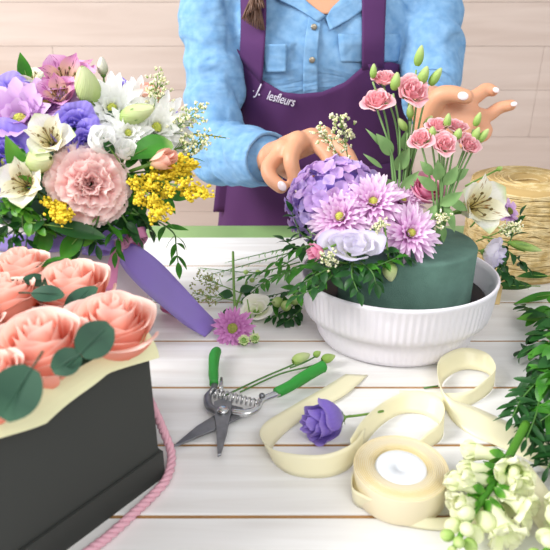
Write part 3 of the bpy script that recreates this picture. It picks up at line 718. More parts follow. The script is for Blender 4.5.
# shoulders part of the straps and the trousers, shoes
mb = MB(); 
for s in (-1, 1):
    limb(mb, [(V((WX + s * .085, WY + .03, -.04)), .098), (V((WX + s * .085, WY + .01, -.44)), .068), (V((WX + s * .085, WY + .03, FLOOR + .10)), .055)], 16)
remesh(mb, 'trousers', M_jean, .009, W, WO, 3)
for s in (-1, 1):
    m = MB(); limb(m, [(V((WX + s * .085, WY + .055, FLOOR + .046)), .044), (V((WX + s * .09, WY - .04, FLOOR + .040)), .040), (V((WX + s * .095, WY - .13, FLOOR + .032)), .031)])
    remesh(m, 'shoe', M_black, .006, W, WO, 2)
# lettering on the bib
def lettering(txt, px, py, size, rot, shear=.25, ext=.0004):
    cu = bpy.data.curves.new('t', 'FONT'); cu.body = txt; cu.size = size; cu.shear = shear; cu.extrude = ext; cu.space_character = .95
    ob = bpy.data.objects.new('t', cu); COL.objects.link(ob); dg = bpy.context.evaluated_depsgraph_get(); dg.update()
    me = bpy.data.meshes.new_from_object(ob.evaluated_get(dg)); bpy.data.objects.remove(ob)
    c = front(px, py, .0155); M = Matrix.Translation(c) @ Matrix.Rotation(R(90), 4, 'X') @ Matrix.Rotation(rot, 4, 'Z')
    for v in me.vertices:
        p = M @ V((v.co.x * .78, v.co.y * 1.15, v.co.z)); p.y += tor_front(p.x, p.z, .0155) - c.y; v.co = p - WO
    me.materials.clear(); me.materials.append(M_txt); o = bpy.data.objects.new('lettering', me); COL.objects.link(o); o.parent = ap; o.matrix_parent_inverse = Matrix.Identity(4)
lettering('lesfleurs', 266, 99, .0215, R(-13)); lettering('J.', 255, 94, .028, R(-15))
MB().ball(front(253.5, 91, .0155), .0011, 6, 4).build('lettering', M_txt, ap, WO)

# ---------------------------------------------------------------- containers
M_hatbox = plain('pinkish_white_card', 'ebe2e4', .55, var=.06, vscale=14, c2='dccdd2')
M_blackcard = plain('black_card', '343633', .75, var=.1, vscale=4)
M_bowl = plain('white_plastic', 'ece8f0', .35)
M_liner = plain('black_liner', '15181a', .4)
M_foam = plain('wet_green_floral_foam', '5d7f73', .95, bump=.6, bscale=900, var=.18, vscale=50)
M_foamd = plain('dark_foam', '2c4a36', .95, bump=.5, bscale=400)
HB = V((P(79, 322, 0).x, .735, 0)); HR = .102; HZ = .190
t = thing('hat_box', 'round pinkish white card hat box holding the mixed bouquet at the left', 'box', HB)
MB().lathe([(.001, .001), (HR * .975, .001), (HR * .98, .004), (HR * .98, HZ), (HR * .955, HZ), (HR * .955, .008), (.001, .008)], 72).build('box_body', M_hatbox, t)
MB().lathe([(HR * .982, .0), (HR * 1.02, .0), (HR * 1.02, .042), (HR * .982, .043)], 72).build('base_sleeve', M_hatbox, t)
MB().lathe([(.001, .01), (HR * .94, .01), (HR * .93, HZ - .01), (HR * .8, HZ + .02), (HR * .5, HZ + .045), (.001, HZ + .055)], 32).build('floral_foam', M_foamd, t)

B1, B2 = P(165.5, 476, 0), P(67, 550, 0)
ex = (B2 - B1).normalized(); ey = V((ex.y, -ex.x, 0)); ey = -ey if ey.x > 0 or ey.y < 0 else ey
if ey.dot(V((-1, 1, 0))) < 0: ey = -ey
SB = .205; BH = .140
BC = B1 + ex * SB / 2 + ey * SB / 2
def bx(a, c, z): return BC + ex * a + ey * c + V((0, 0, z))
def rbox(mb, h0, z0, z1, th=.003, h1=None):
    h1 = h1 or h0
    ring = lambda h, z: [bx(-h, -h, z), bx(h, -h, z), bx(h, h, z), bx(-h, h, z)]
    b = len(mb.v)
    for h, z in ((h0, z0), (h1, z1), (h1 - th, z1), (h0 - th, z0 + th)): mb.v += ring(h, z); mb.uv += [(0, 0)] * 4
    for j in range(3):
        for i in range(4): mb.f.append((b + j * 4 + i, b + j * 4 + (i + 1) % 4, b + j * 4 + 4 + (i + 1) % 4, b + j * 4 + 4 + i)); mb.mi.append(0)
    mb.f.append((b + 12, b + 13, b + 14, b + 15)); mb.mi.append(0); mb.f.append((b + 3, b + 2, b + 1, b)); mb.mi.append(0)
    return mb
t = thing('flower_box', 'square black card box packed with peach roses in the left foreground', 'box', BC)
rbox(MB(), SB / 2 - .003, .002, BH).build('box_body', M_blackcard, t, BC, False)
rbox(MB(), SB / 2, 0, .030, .0025).build('base_sleeve', M_blackcard, t, BC, False)
h = SB / 2 - .012
m = MB(); m.grid(lambda u, v: bx((2 * u - 1) * h, (2 * v - 1) * h, BH - .02), 4, 4); rbox(m, h, .006, BH - .02); m.build('floral_foam', M_foamd, t, BC, False)

BW = P(392, 335, 0); BW = V((BW.x + .001, .712, 0)); OV = .86
def bprof(u):
    return 1
bo = thing('planter_bowl', 'white ribbed plastic bowl holding the green foam and half-built arrangement', 'bowl', BW)
BR = .1235
mb = MB(); n = 540
prof = [(.001, .002), (.088, .002), (.095, .004), (.100, .012), (.103, .024), (.1045, .035), (.1085, .039), (.1170, .043), (.1195, .052), (.1215, .072), (.1225, .086), (.1240, .0895), (.1240, .0925), (.1222, .0945), (.1205, .0935), (.118, .086), (.114, .06), (.105, .045), (.096, .035), (.090, .008), (.001, .007)]
def bf(u, tt):
    k = int(round(tt * (len(prof) - 1))); r, z = prof[k]; a = 2 * math.pi * u
    if 7 <= k <= 10: r += .00045 * math.sin(a * 90)
    elif 2 <= k <= 5: r += .0003 * math.sin(a * 90)
    return (r * math.cos(a), r * math.sin(a) * OV, z)
mb.grid(bf, n, len(prof) - 1, cu=True); mb.build('bowl_shell', M_bowl, bo)
MB().lathe([(.001, .012), (.088, .012), (.094, .035), (.104, .052), (.111, .064), (.109, .065), (.100, .053), (.001, .049)], 64, 1, OV).build('liner', M_liner, bo)
FC = BW + V((.0085, .000, 0)); FR = .0840; FZ = .1335
fo = MB().lathe([(.001, .050), (FR * .985, .0505), (FR, .056), (FR, FZ - .003), (FR - .0025, FZ), (.001, FZ)], 96, 1, OV).build('floral_foam', M_foam, None)
fo.location = FC; tag(fo, 'dark green wet floral foam cylinder sitting in the white bowl', 'floral foam')

# twine spool
TW = V((PD(528, 176, .944).x, .944, 0)); TR = .083; TZ = .150
M_twine = plain('straw_twine', 'dcc898', .85, var=.3, vscale=90, c2='c0a468', bump=.6, bscale=500)
M_core = plain('wound_core', 'b89c66', .9)
t = thing('twine_spool', 'big round spool of straw coloured twine behind the white bowl', 'twine', TW)
MB().lathe([(.014, .0), (TR - .003, .0), (TR - .002, .006), (TR - .002, TZ - .008), (TR - .012, TZ - .002), (.024, TZ - .004), (.018, TZ - .02), (.014, TZ - .03)], 64).build('wound_core', M_core, t)
mb = MB(); rr = random.Random(5)
for k in range(62):
    zc = .006 + (TZ - .016) * k / 61; ph = rr.uniform(0, 6.28); amp = min(.0016, zc)
    mb.tube([((TR - .0008) * math.cos(a), (TR - .0008) * math.sin(a), zc + amp * math.sin(a + ph)) for a in [2 * math.pi * i / 72 for i in range(73)]], .0014, 5, caps=False)
for k in range(26):
    tl = rr.uniform(-.42, .42); ph = rr.uniform(0, 6.28); zc = .012 + (TZ - .026) * (k + .5) / 26
    amp = min(.035, zc - .008, TZ - .008 - zc) * rr.uniform(.3, 1)
    for dlt in ((0, .0021) if k % 3 else (0,)):
        mb.tube([((TR + .0006) * math.cos(a), (TR + .0006) * math.sin(a), zc + dlt + amp * math.sin(a + ph)) for a in [2 * math.pi * i / 72 for i in range(73)]], .0011, 5, caps=False)
for k in range(34):
    r = .021 + (TR - .021) * (k + .3) / 34; z = TZ - .004 - .010 * smoothstep(.8, 1, k / 33) * 1 - .006 * (1 - smoothstep(0, .15, k / 33)); ph = rr.uniform(0, 6.28)
    mb.tube([((r + .0012 * math.sin(3 * a + ph)) * math.cos(a), (r + .0012 * math.sin(3 * a + ph)) * math.sin(a), z + .0012 * math.sin(2 * a + ph)) for a in [2 * math.pi * i / 60 for i in range(61)]], .0014, 5, caps=False)
mb.build('twine_windings', M_twine, t)
# ---------------------------------------------------------------- the mixed bouquet in the hat box
D1 = V((PD(85, 180, .72).x, .735, .205)); D1R = (.142, .125, .112)
def at1(px, py, lift=0, tow=.35, up=0, sc=1.0, roll=0):
    p, n = on_dome(px, py, D1, D1R); c = (CO - p).normalized(); a = (n * (1 - tow) + c * tow + V((0, 0, up))).normalized()
    return frame(p + n * lift, a, roll, sc)
def shifted(M, d):  # move along the flower's own axis
    return M @ Matrix.Translation((0, 0, d))
f_carnation('large ruffled pale pink carnation, the biggest bloom in the hat box bouquet', shifted(at1(90, 184, 0, .5), -.008), .0415)
for i, (px, py, s, lb) in enumerate([
    (22, 116, 1.10, 'lilac daisy chrysanthemum lying left in the mixed bouquet, the wider of two'),
    (47, 106, .80, 'smaller lilac daisy chrysanthemum just above right of the wide lilac one')]):
    f_mum(lb, at1(px, py + 8 if i == 0 else py + 2, 0, .45, .25), .049 * s, (8, 12, 14), 20 + i, M_lilac, None, .15, .12, None, .3, .4, 1.35)
for i, (px, py, s, lb) in enumerate([
    (112, 108, 1.0, 'white chrysanthemum at the top centre of the mixed bouquet, below the tall pale bud'),
    (136, 100, .75, 'small white chrysanthemum behind the slanting green bud'),
    (156, 127, 1.05, 'white chrysanthemum on the right shoulder of the mixed bouquet'),
    (128, 132, .72, 'white chrysanthemum low between the carnation and slanting bud')]):
    f_mum(lb, at1(px, py + 2, 0, .7, .1), .041 * s, (8, 12, 16, 18), 30 + i, M_white, M_yc, .12, .11, None, .4, .3, 1.4)
for i, (px, py, s, m, mi, tow, lb) in enumerate([
    (68, 92, 1.15, M_alp, M_alp_in, .45, 'pink streaked alstroemeria bloom on top of the mixed bouquet'),
    (62, 104, .85, M_alp, M_alp_in, .4, 'pink alstroemeria bloom opening just below the topmost pink one'),
    (80, 82, .8, M_alp, M_alp_in, .3, 'pink alstroemeria bloom behind the big pale green bud'),
    (54, 146, 1.0, M_alw, M_alw_in, .2, 'white alstroemeria between the lilac mum and carnation'),
    (30, 186, 1.0, M_alw, M_alw_in, .3, 'white alstroemeria at lower left with yellow throat'),
    (36, 90, .8, M_alw, M_alw_in, .3, 'white alstroemeria at the back beside the upright green leaf')]):
    f_als(lb, at1(px, py, .004, tow, .25, roll=i * .7), .031 * s, i, m, mi)
for i, (px, py, s, lb) in enumerate([
    (6, 106, 1.1, 'violet lisianthus at the top left edge of the picture'),
    (6, 162, 1.2, 'large open violet lisianthus with cream eye at left edge'),
    (76, 130, .85, 'violet lisianthus tucked right of the white alstroemeria'),
    (88, 145, .75, 'small violet lisianthus directly above the carnation'),
    (120, 93, .5, 'pale violet lisianthus half hidden behind the top white mums')]):
    f_lis(lb, at1(px, py, -.004, .55, .0), .030 * s, .024, 40 + i, M_violet, 12, eye=i == 1)
for i, (px, py, r, L, m, ax, lb) in enumerate([
    (92, 107, .0135, .040, M_bud, (-.05, -.35, 1), 'fat pale green closed lisianthus at the top centre of the bouquet'),
    (103, 80, .0065, .020, M_whitebud, (0, 0, 1), 'tiny cream bud, the topmost point of the mixed bouquet'),
    (121, 123, .0105, .042, M_bud, (.9, -.3, .35), 'slanting pale green bud lying over the white chrysanthemums'),
    (34, 164, .0125, .034, M_bud, (.75, -.5, .25), 'pale green bud left of the carnation'),
    ]):
    p, n = on_dome(px, py, D1, D1R); f_bud(lb, frame(p + n * .006, ax), r, L, m, i)
f_rose('pale peach rosebud above the yellow goldenrod', frame(PD(151, 164, .630), V((.80, -.38, .35))), .0135, .036, 5, M_peachbud, .35, 9)
for px, py, ax, r, H, lb in ((96, 150, (.55, -.55, .6), .019, .030, 'creamy white half closed lisianthus just above the carnation'), (122, 158, (.3, -.6, .7), .014, .022, 'small white half closed bloom upper right of the carnation')):
    p, n = on_dome(px, py, D1, D1R); f_lis(lb, frame(p + n * .008, ax), r, H, 47 + px, M_white, 9, None, .05, .35, eye=False)
p, n = on_dome(147, 104, D1, D1R)
f_rose('peach rose half hidden behind the white chrysanthemums', frame(p, (.3, -.3, .8)), .019, .026, 6, M_peachbud, .8, 12)
for i, (px, py, ax, L, Wd, lb) in enumerate([
    (135, 178, (.95, -.35, -.12), .085, .024, 'long yellow goldenrod plume pointing right out of the bouquet'),
    (128, 176, (.55, -.6, -.38), .070, .026, 'yellow goldenrod plume drooping right of the carnation'),
    (148, 172, (.75, -.1, .12), .050, .018, 'yellow goldenrod plume just under the pale peach rosebud'),
    (48, 200, (.7, -.6, -.25), .040, .016, 'small yellow goldenrod tuft lower left of the carnation')]):
    p, n = on_dome(px, py, D1, D1R); f_solid(lb, frame(p + n * .006, ax), L, Wd, 60 + i, 10)
for i, (px, py, ax, L, lb) in enumerate([
    (152, 122, (.25, 0, 1), .05, 'waxflower sprig standing tall at the right top of the bouquet'),
    (164, 140, (.75, 0, .62), .055, 'waxflower sprig leaning right above the peach rosebud'),
    (166, 152, (1.0, -.05, .28), .045, 'small waxflower sprig beside the variegated leaf')]):
    p, n = on_dome(px, py, D1, D1R); f_wax(lb, frame(p, ax), L, .020, 70 + i, 22, br=.0019)
# greenery of the bouquet
def lf(label, px, py, d, L, Wd, m=M_leaf, n=(0, -.6, .8), lift=.008, bend=.4, fold=.25, prof=p_lance, name='leaf', dome=(D1, D1R), group=None):
    p, nn = on_dome(px, py, *dome); p = p + nn * lift; t = thing(name, label, 'leaf', p, group)
    leaf(MB(), p, d, n, L, Wd, bend, fold, 9, prof, 6).build('blade', m, t, p)
    MB().tube([p - V(d).normalized() * .02, p, p + V(d).normalized() * L * .45], [.0009, .0008, .0004], 5).build('stalk', M_stem, t, p); return t
lf('broad bright green leaf left of the pale bud', 34, 182, (-.35, -.1, 1), .050, .011, M_leaft, (-.1, -1, .2), bend=.2)
lf('upright pointed green leaf at the back left of the bouquet', 32, 92, (-.12, 0, 1), .036, .008, M_leaf, (.2, -1, 0), bend=.1)
lf('long dark leaf lying under the carnation', 54, 219, (1, -.15, -.10), .058, .009, M_leafd, (0, -.7, .7), .016, prof=p_oval)
lf('green leaf pointing down right under the carnation', 84, 226, (-.6, -.2, -.6), .038, .010, M_leaf, (0, -1, .3), .014, prof=p_oval)
M_var = petalm('variegated_leaf', [(0, '3f8a2a'), (.8, '4b9434'), (1, 'a8c878')], rough=.4, trans=.2, vary=.15)
lf('rounded variegated leaf behind the peach rosebud', 128, 158, (.9, .1, .42), .050, .0145, M_var, (.1, -.7, .7), .002, .7, .3, p_obov)
lf('rounded variegated leaf right of the peach rosebud', 160, 168, (.85, 0, -.05), .034, .015, M_var, (0, -.8, .6), .0, .4, .1, p_obov)
lf('small leaf crossing the white bud above the carnation', 112, 160, (-.3, -.3, .7), .020, .005, M_leafd, (0, -1, .2), .02)
def w1(pts, lift=.01): 
    out = []
    for px, py in pts:
        p, n = on_dome(px, py, D1, D1R); out.append(p + n * lift)
    return out
foliage('ruscus_sprig', 'ruscus sprig hanging right of the goldenrod with narrow leaves', [w1([(128, 210), (150, 216), (168, 228)]) + [PD(176, 245, .66), PD(178, 262, .655)]], .030, .0055, 5, w1([(128, 210)])[0], M_leaf, bend=.3)
foliage('ruscus_sprig', 'ruscus sprig hanging down over the hat box bow', [w1([(104, 214), (112, 226)]) + [PD(118, 238, .625), PD(116, 252, .62)]], .026, .0055, 5, w1([(104, 214)])[0], M_leaf, bend=.3)
foliage('ruscus_sprig', 'narrow leaved sprig pointing right beside the goldenrod', [w1([(160, 168), (172, 168)]) + [PD(188, 160, .70), PD(200, 142, .70)]], .030, .0036, 5, w1([(160, 168)])[0], M_leaf, bend=.3)
foliage('goldenrod_tip', 'thin yellow green sprig tip reaching over the shirt sleeve', [w1([(172, 142)]) + [PD(196, 134, .70), PD(226, 138, .69)]], .007, .0014, 15, w1([(172, 142)])[0], M_yel, bend=.2)
foliage('pinnate_sprig', 'dark sprig with paired oval leaves at the box rim left', [w1([(28, 212), (28, 222)]) + [PD(27, 234, .62), PD(26, 246, .615)]], .022, .0055, 3, w1([(28, 212)])[0], M_leafd, bend=.2, ang=1.3, prof=p_oval, taper=.2)
foliage('pinnate_sprig', 'dark sprig with paired oval leaves behind the ruscus', [w1([(100, 208), (96, 222)]) + [PD(94, 234, .62), PD(97, 246, .615)]], .022, .0052, 4, w1([(100, 208)])[0], M_leafd, bend=.2, ang=1.3, prof=p_oval, taper=.2)
foliage('boxleaf_sprig', 'bright small-leaved sprig at lower left of the bouquet', [w1([(0, 200), (14, 196), (26, 190)]), w1([(8, 214), (16, 206), (28, 206)]), w1([(-4, 218), (4, 226), (4, 234)]), w1([(30, 214), (40, 222), (50, 226)]), w1([(10, 192), (22, 204), (36, 212)])], .017, .0052, 7, w1([(0, 200)])[0], M_leaft, prof=p_oval)
# leafy filler between the blooms
rr = random.Random(2)
G = [(10, 140), (46, 125), (60, 165), (100, 130), (140, 150), (118, 195), (50, 225), (75, 232), (20, 205), (10, 225), (140, 205), (120, 215), (95, 118), (70, 215), (145, 192), (0, 185), (60, 118), (110, 225), (30, 140), (84, 165), (160, 190)]
fg = None
for i, (px, py) in enumerate(G):
    p, n = on_dome(px, py, D1, [x * .93 for x in D1R]); ms = MB(); ml = MB()
    for k in range(7):
        a = rr.uniform(0, 6.28); tn = n.orthogonal().normalized(); tb = n.cross(tn); d = (tn * math.cos(a) + tb * math.sin(a)) + n * rr.uniform(.1, .7)
        leaf(ml, p + d * .004, d, n, rr.uniform(.022, .036), rr.uniform(.005, .008), rr.uniform(.2, .7), .2)
    ms.tube([p - n * .04, p], .0012, 5)
    t = thing('filler_leaves', 'dark green leaf rosette tucked between the blooms of the mixed bouquet', 'foliage', p, 'filler greenery in the mixed bouquet')
    ms.build('stem', M_stemd, t, p); ml.build('leaves', M_leafd if i % 2 else M_leaf, t, p)
foliage('pinnate_sprig', 'dark leafy sprig along the box rim at the left edge of the picture', [w1([(0, 206), (10, 218)]) + [PD(14, 230, .62), PD(12, 242, .615)]], .020, .0055, 4, w1([(0, 206)])[0], M_leafd, bend=.2, ang=1.2, prof=p_oval, taper=.2)
foliage('pinnate_sprig', 'dark paired-leaf sprig hanging below the small yellow goldenrod tuft', [w1([(44, 212), (50, 222)]) + [PD(52, 234, .62)]], .020, .0055, 4, w1([(44, 212)])[0], M_leafd, bend=.2, ang=1.2, prof=p_oval, taper=.2)
foliage('ruscus_sprig', 'short leafy sprig under the goldenrod above the pink bow', [w1([(130, 206), (140, 216), (146, 226)]), w1([(120, 212), (128, 224), (134, 232)])], .024, .006, 4, w1([(130, 206)])[0], M_leafd, bend=.4)
# back half of the dome, out of the camera's main view
for i in range(7):
    a = math.pi * (.22 + .56 * i / 6); n = V((math.cos(a), math.sin(a) * .8, .55)).normalized(); p = D1 + V((D1R[0] * n.x, D1R[1] * n.y, D1R[2] * n.z)) * .9
    (f_mum if i % 2 else f_lis)('white chrysanthemum on the far side of the mixed bouquet' if i % 2 else 'violet lisianthus on the far side of the mixed bouquet', frame(p, n), group='blooms at the back of the mixed bouquet' + (' white' if i % 2 else ' violet'), m=M_white if i % 2 else M_violet)

for i in range(14):
    a = math.pi * (.0 + 1.12 * i / 13); n = V((math.cos(a), math.sin(a), .25 + .5 * (i % 2))).normalized(); p = D1 + V((D1R[0] * n.x, D1R[1] * n.y, D1R[2] * n.z)) * .82 + V((0, 0, -.012)); ml = MB(); ms = MB(); ms.tube([p - n * .03, p], .0012, 5)
    for k in range(8):
        b = rr.uniform(0, 6.28); tn = n.orthogonal().normalized(); tb = n.cross(tn); d = (tn * math.cos(b) + tb * math.sin(b)) + n * rr.uniform(.2, .8); leaf(ml, p, d, n, rr.uniform(.028, .042), rr.uniform(.006, .009), rr.uniform(.2, .7), .2)
    t = thing('filler_leaves', 'green leaf rosette around the far rim of the hat box bouquet', 'foliage', p, 'filler greenery at the far rim of the hat box'); ms.build('stem', M_stemd, t, p); ml.build('leaves', M_leaf if i % 2 else M_leafd, t, p)
# ribbons on the hat box
def satin(name, c, c2=None):
    m, nt, b, N, L = newmat(name); b.inputs['Base Color'].default_value = lin(c); b.inputs['Roughness'].default_value = .27
    b.inputs['Anisotropic'].default_value = .6; b.inputs['Sheen Weight'].default_value = .3; b.inputs['Specular IOR Level'].default_value = .5
    tr = N.new('ShaderNodeBsdfTranslucent'); tr.inputs[0].default_value = lin(c); mx = N.new('ShaderNodeMixShader'); mx.inputs[0].default_value = .32
    L.new(b.outputs[0], mx.inputs[1]); L.new(tr.outputs[0], mx.inputs[2]); L.new(mx.outputs[0], N['Material Output'].inputs[0]); return m
M_lilrib = satin('lilac_satin', 'a890e2'); M_pinkrib = satin('pink_satin', 'ec9cc8'); M_crib = satin('cream_satin', 'fcf7d8'); M_crib2 = satin('cream_satin_roll', 'fdf2d4')
def ribbon_mb(mb, keys, n=10, wav=0.0, nu=4, shrink=1.0):
    keys = [(a, a.lerp(b, shrink)) for a, b in keys]
    ks = spline([tuple(a) + tuple(b) for a, b in keys], n); k = len(ks) - 1
    def fn(u, t):
        q = ks[int(round(t * k))]; a = V(q[:3]); b = V(q[3:]); d = (b - a)
        p = a.lerp(b, u)
        if wav: p = p + V((0, 0, 1)) * wav * math.sin(math.pi * u) * math.sin(t * 9)
        return p
    return mb.grid(fn, nu, k)
def solid(o, th=.0004): return mod(o, 'SOLIDIFY', thickness=th, offset=0)
KN = PD(117, 247, .648)
t = thing('lilac_ribbon', 'wide lilac satin ribbon around the hat box, its tail running to the pink daisy', 'ribbon', KN)
mb = MB(); zb = .163
mb.grid(lambda u, v: (HB.x + (HR + .0012) * math.cos(2 * math.pi * u), HB.y + (HR + .0012) * math.sin(2 * math.pi * u), zb - .011 + .022 * v), 72, 3, cu=True)
solid(mb.build('band', M_lilrib, t, KN))
mb = MB(); ribbon_mb(mb, [(PD(121, 240, .645), PD(115, 254, .645)), (PD(140, 247, .640), PD(126, 272, .640)), (PD(160, 262, .655), PD(145, 292, .65)), (PD(182, 285, .680), PD(166, 310, .68)), (PD(203, 308, .705), PD(186, 326, .700)), (P(219, 324, .003), P(205, 337, .003))], 8)
solid(mb.build('tail', M_lilrib, t, KN))
mb = MB(); ribbon_mb(mb, [(PD(119, 240, .645), PD(119, 252, .645)), (PD(128, 222, .635), PD(132, 234, .627)), (PD(140, 217, .64), PD(146, 229, .632)), (PD(138, 226, .65), PD(140, 240, .65)), (PD(119, 243, .65), PD(119, 252, .65))], 8)
mb2 = MB(); ribbon_mb(mb2, [(PD(117, 242, .645), PD(117, 252, .645)), (PD(98, 232, .628), PD(96, 250, .622)), (PD(84, 236, .632), PD(82, 254, .63)), (PD(100, 244, .645), PD(100, 256, .645)), (PD(117, 246, .648), PD(117, 254, .648))], 8)
solid(mb.build('bow_loop', M_lilrib, t, KN)); solid(mb2.build('bow_loop', M_lilrib, t, KN))
KN2 = PD(122, 244, .640)
t = thing('pink_ribbon', 'pink satin ribbon knotted with the lilac one on the hat box', 'ribbon', KN2)
MB().ball(KN2, .008, 12, 8, (1.1, .8, .8)).build('knot', M_pinkrib, t, KN2)
mb = MB(); ribbon_mb(mb, [(PD(121, 241, .640), PD(121, 250, .640)), (PD(132, 230, .625), PD(135, 241, .622)), (PD(144, 227, .63), PD(148, 237, .63)), (PD(138, 236, .645), PD(140, 248, .645)), (PD(121, 244, .645), PD(121, 252, .645))], 8); solid(mb.build('bow_loop', M_pinkrib, t, KN2))
mb = MB(); ribbon_mb(mb, [(PD(116, 244, .640), PD(124, 248, .640)), (PD(108, 262, .632), PD(119, 264, .632)), (PD(103, 290, .625), PD(116, 292, .625))], 8); solid(mb.build('tail', M_pinkrib, t, KN2))
mb = MB(); ribbon_mb(mb, [(PD(123, 244, .646), PD(120, 252, .646)), (PD(148, 254, .652), PD(138, 270, .652)), (PD(174, 280, .685), PD(160, 296, .685)), (P(188, 305, .012), P(160, 308, .012)), (P(180, 318, .002), P(163, 312, .002))], 8); solid(mb.build('tail', M_pinkrib, t, KN2))

# ---------------------------------------------------------------- the peach roses in the black box
RZ = .175
for i, (px, py, z, r, H, ax, lb) in enumerate([
    (108, 312, .180, .0390, .064, (.10, -.14, 1), 'peach rose at the right corner of the black box, beside the paired eucalyptus leaves'),
    (72, 279, .178, .0425, .060, (-.05, -.10, 1), 'peach rose second from the right in the back row of the black box'),
    (24, 265, .180, .0370, .055, (-.1, -.05, 1), 'peach rose at the far back left of the black box'),
    (38, 333, .186, .0400, .062, (.02, -.16, 1), 'large peach rose in the middle front of the black box'),
    (5, 292, .180, .0350, .050, (-.15, .05, 1), 'peach rose cut by the left picture edge behind the middle one'),
    (-6, 372, .182, .0340, .052, (-.2, -.15, 1), 'peach rose lowest at the left edge of the black box'),
    (-30, 325, .18, .035, .05, (-.2, 0, 1), 'peach rose beyond the left edge of the picture')]):
    p = P(px, py, z); f_rose(lb, frame(p - V((0, 0, H * .65)), ax, i * 1.3), r, H, 100 + i, M_rose, .80, 24, stem=.05, pointed=.10, ruf=.012)
rr = random.Random(12)
for i, (a, c) in enumerate([(.052, -.045), (.052, .012), (.052, .065), (-.005, .070), (-.062, .070), (.0, .02)]):
    p = bx(a, c, .125); 
    if depth(p) > 0: f_rose('peach rose in the part of the black box outside the picture, behind the visible ones', frame(p, (rr.uniform(-.2, .2), rr.uniform(-.2, .2), 1), i), .033, .048, 120 + i, M_rose, .8, 20, 'roses filling the rest of the black box', stem=.04)
def disc_leaf(label, px, py, z, d, L, Wd, n=(0, -.3, 1), m=M_euc, pr=p_round, bend=.25):
    p = P(px, py, z); t = thing('eucalyptus_leaf', label, 'leaf', p); leaf(MB(), p, d, n, L, Wd, bend, .12, 10, pr, 8).build('blade', m, t, p)
    MB().tube([p - V(d).normalized() * .012, p, p + V(d).normalized() * L * .85], [.0009, .0006, .0002], 5).build('midrib', M_euc, t, p)
disc_leaf('larger round eucalyptus leaf in front of the right corner rose', 80, 354, .192, (.55, .35, .45), .028, .0130, (.15, -.8, .5))
disc_leaf('smaller round eucalyptus leaf touching the paper, left of its larger twin', 80, 354, .190, (-.55, -.35, -.2), .021, .0100, (0, -.75, .6))
disc_leaf('big dark eucalyptus leaf at the lower left of the roses', 32, 368, .208, (-.25, -.35, -.35), .034, .0160, (0, -.8, .6))
disc_leaf('grey green eucalyptus leaf between the middle and back roses', 32, 293, .185, (.95, -.15, .05), .028, .0085, (0, -.5, .8), pr=p_oval)
disc_leaf('dark eucalyptus leaf between the two right roses', 66, 312, .172, (.45, .5, .35), .034, .012, (-.4, -.6, .6), pr=p_oval)
disc_leaf('small dark leaf under the back rose with pointed petals', 22, 280, .182, (.8, .2, -.1), .024, .009, pr=p_oval)
disc_leaf('green leaf rising behind the back roses', 82, 246, .175, (.3, .2, .7), .024, .010, (0, -1, .2), M_leaft, p_oval)
disc_leaf('flat olive green leaf lying along the back left rose', 40, 266, .182, (.8, .5, .1), .030, .006, (0, -.5, 1), M_leaf, p_oval)
# wrapping paper collar
M_paper = plain('pale_yellow_paper', 'ece9bd', .75, var=.06, vscale=20)
mb = MB(); hs = SB / 2 - .006
def ppt(s):   # perimeter of the box, s in 0..4, starting at B1 corner going towards the camera
    s = s % 4; k = int(s); f = s - k
    c = [(-hs, -hs), (hs, -hs), (hs, hs), (-hs, hs)]; a, b = c[k], c[(k + 1) % 4]
    return a[0] + (b[0] - a[0]) * f, a[1] + (b[1] - a[1]) * f
def paper(u, t):
    s = 4 * u; x, y = ppt(s); l = math.hypot(x, y); cr = math.sin(s * 9.5) * .6 + math.sin(s * 23 + 1) * .4; sg = abs(((s * 1.9) % 1) - .5) * 2
    # rises inside the rim, folds over it and hangs a little down the outside
    if t < .5: out = -.012 + .017 * (t / .5); zz = BH - .012 + .030 * math.sin(t / .5 * 1.4)
    else: k = (t - .5) / .5; out = .005 + .007 * math.sin(k * 1.6) ; zz = BH + .0175 - (.012 + .014 * sg) * k
    out += .0022 * cr * t; zz += .0025 * cr * (1 - t)
    k = 1 + out / l; return bx(x * k, y * k, zz)
mb.grid(paper, 160, 8, cu=True); t = mb.build('wrapping_paper', M_paper, None, BC, False); solid(t, .0006)
tag(t, 'pale yellow crumpled wrapping paper lining the rim of the black rose box', 'paper')
# rope handle
M_rope = plain('pink_twisted_cord', 'dba6b4', .6, bump=.2, bscale=400)
pts = spline([tuple(P(143, 388, .085)), tuple(P(153, 408, .060)), tuple(P(163, 430, .030)), tuple(P(171.5, 455, .008)), tuple(P(167, 478, .0055)), tuple(P(150, 498, .0045)), tuple(P(132, 515, .0045)), tuple(P(110, 535, .0045)), tuple(P(88, 552, .0045)), tuple(P(60, 575, .006))], 14)
pts = [V(p) for p in pts]; mb = MB(); m2 = []
for s in range(3):
    q = []
    for i, p in enumerate(pts):
        T = (pts[min(i + 1, len(pts) - 1)] - pts[max(0, i - 1)]).normalized(); n = T.cross(V((0, 0, 1))).normalized(); b = T.cross(n); a = i * .55 + s * 2.094
        q.append(p + (n * math.cos(a) + b * math.sin(a)) * .0021)
    mb.tube(q, .0025, 7)
c = mb.build('cord_handle', M_rope, None, pts[0]); tag(c, 'pink twisted cord handle curling from the black box onto the table', 'cord')

# ---------------------------------------------------------------- the half-built arrangement on the foam
D2 = V((PD(372, 232, .70).x, .715, .110)); D2R = (.078, .085, .088)
def at2(px, py, lift=0, tow=.4, up=0, sc=1.0, roll=0):
    p, n = on_dome(px, py, D2, D2R); c = (CO - p).normalized(); return frame(p + n * lift, (n * (1 - tow) + c * tow + V((0, 0, up))).normalized(), roll, sc)
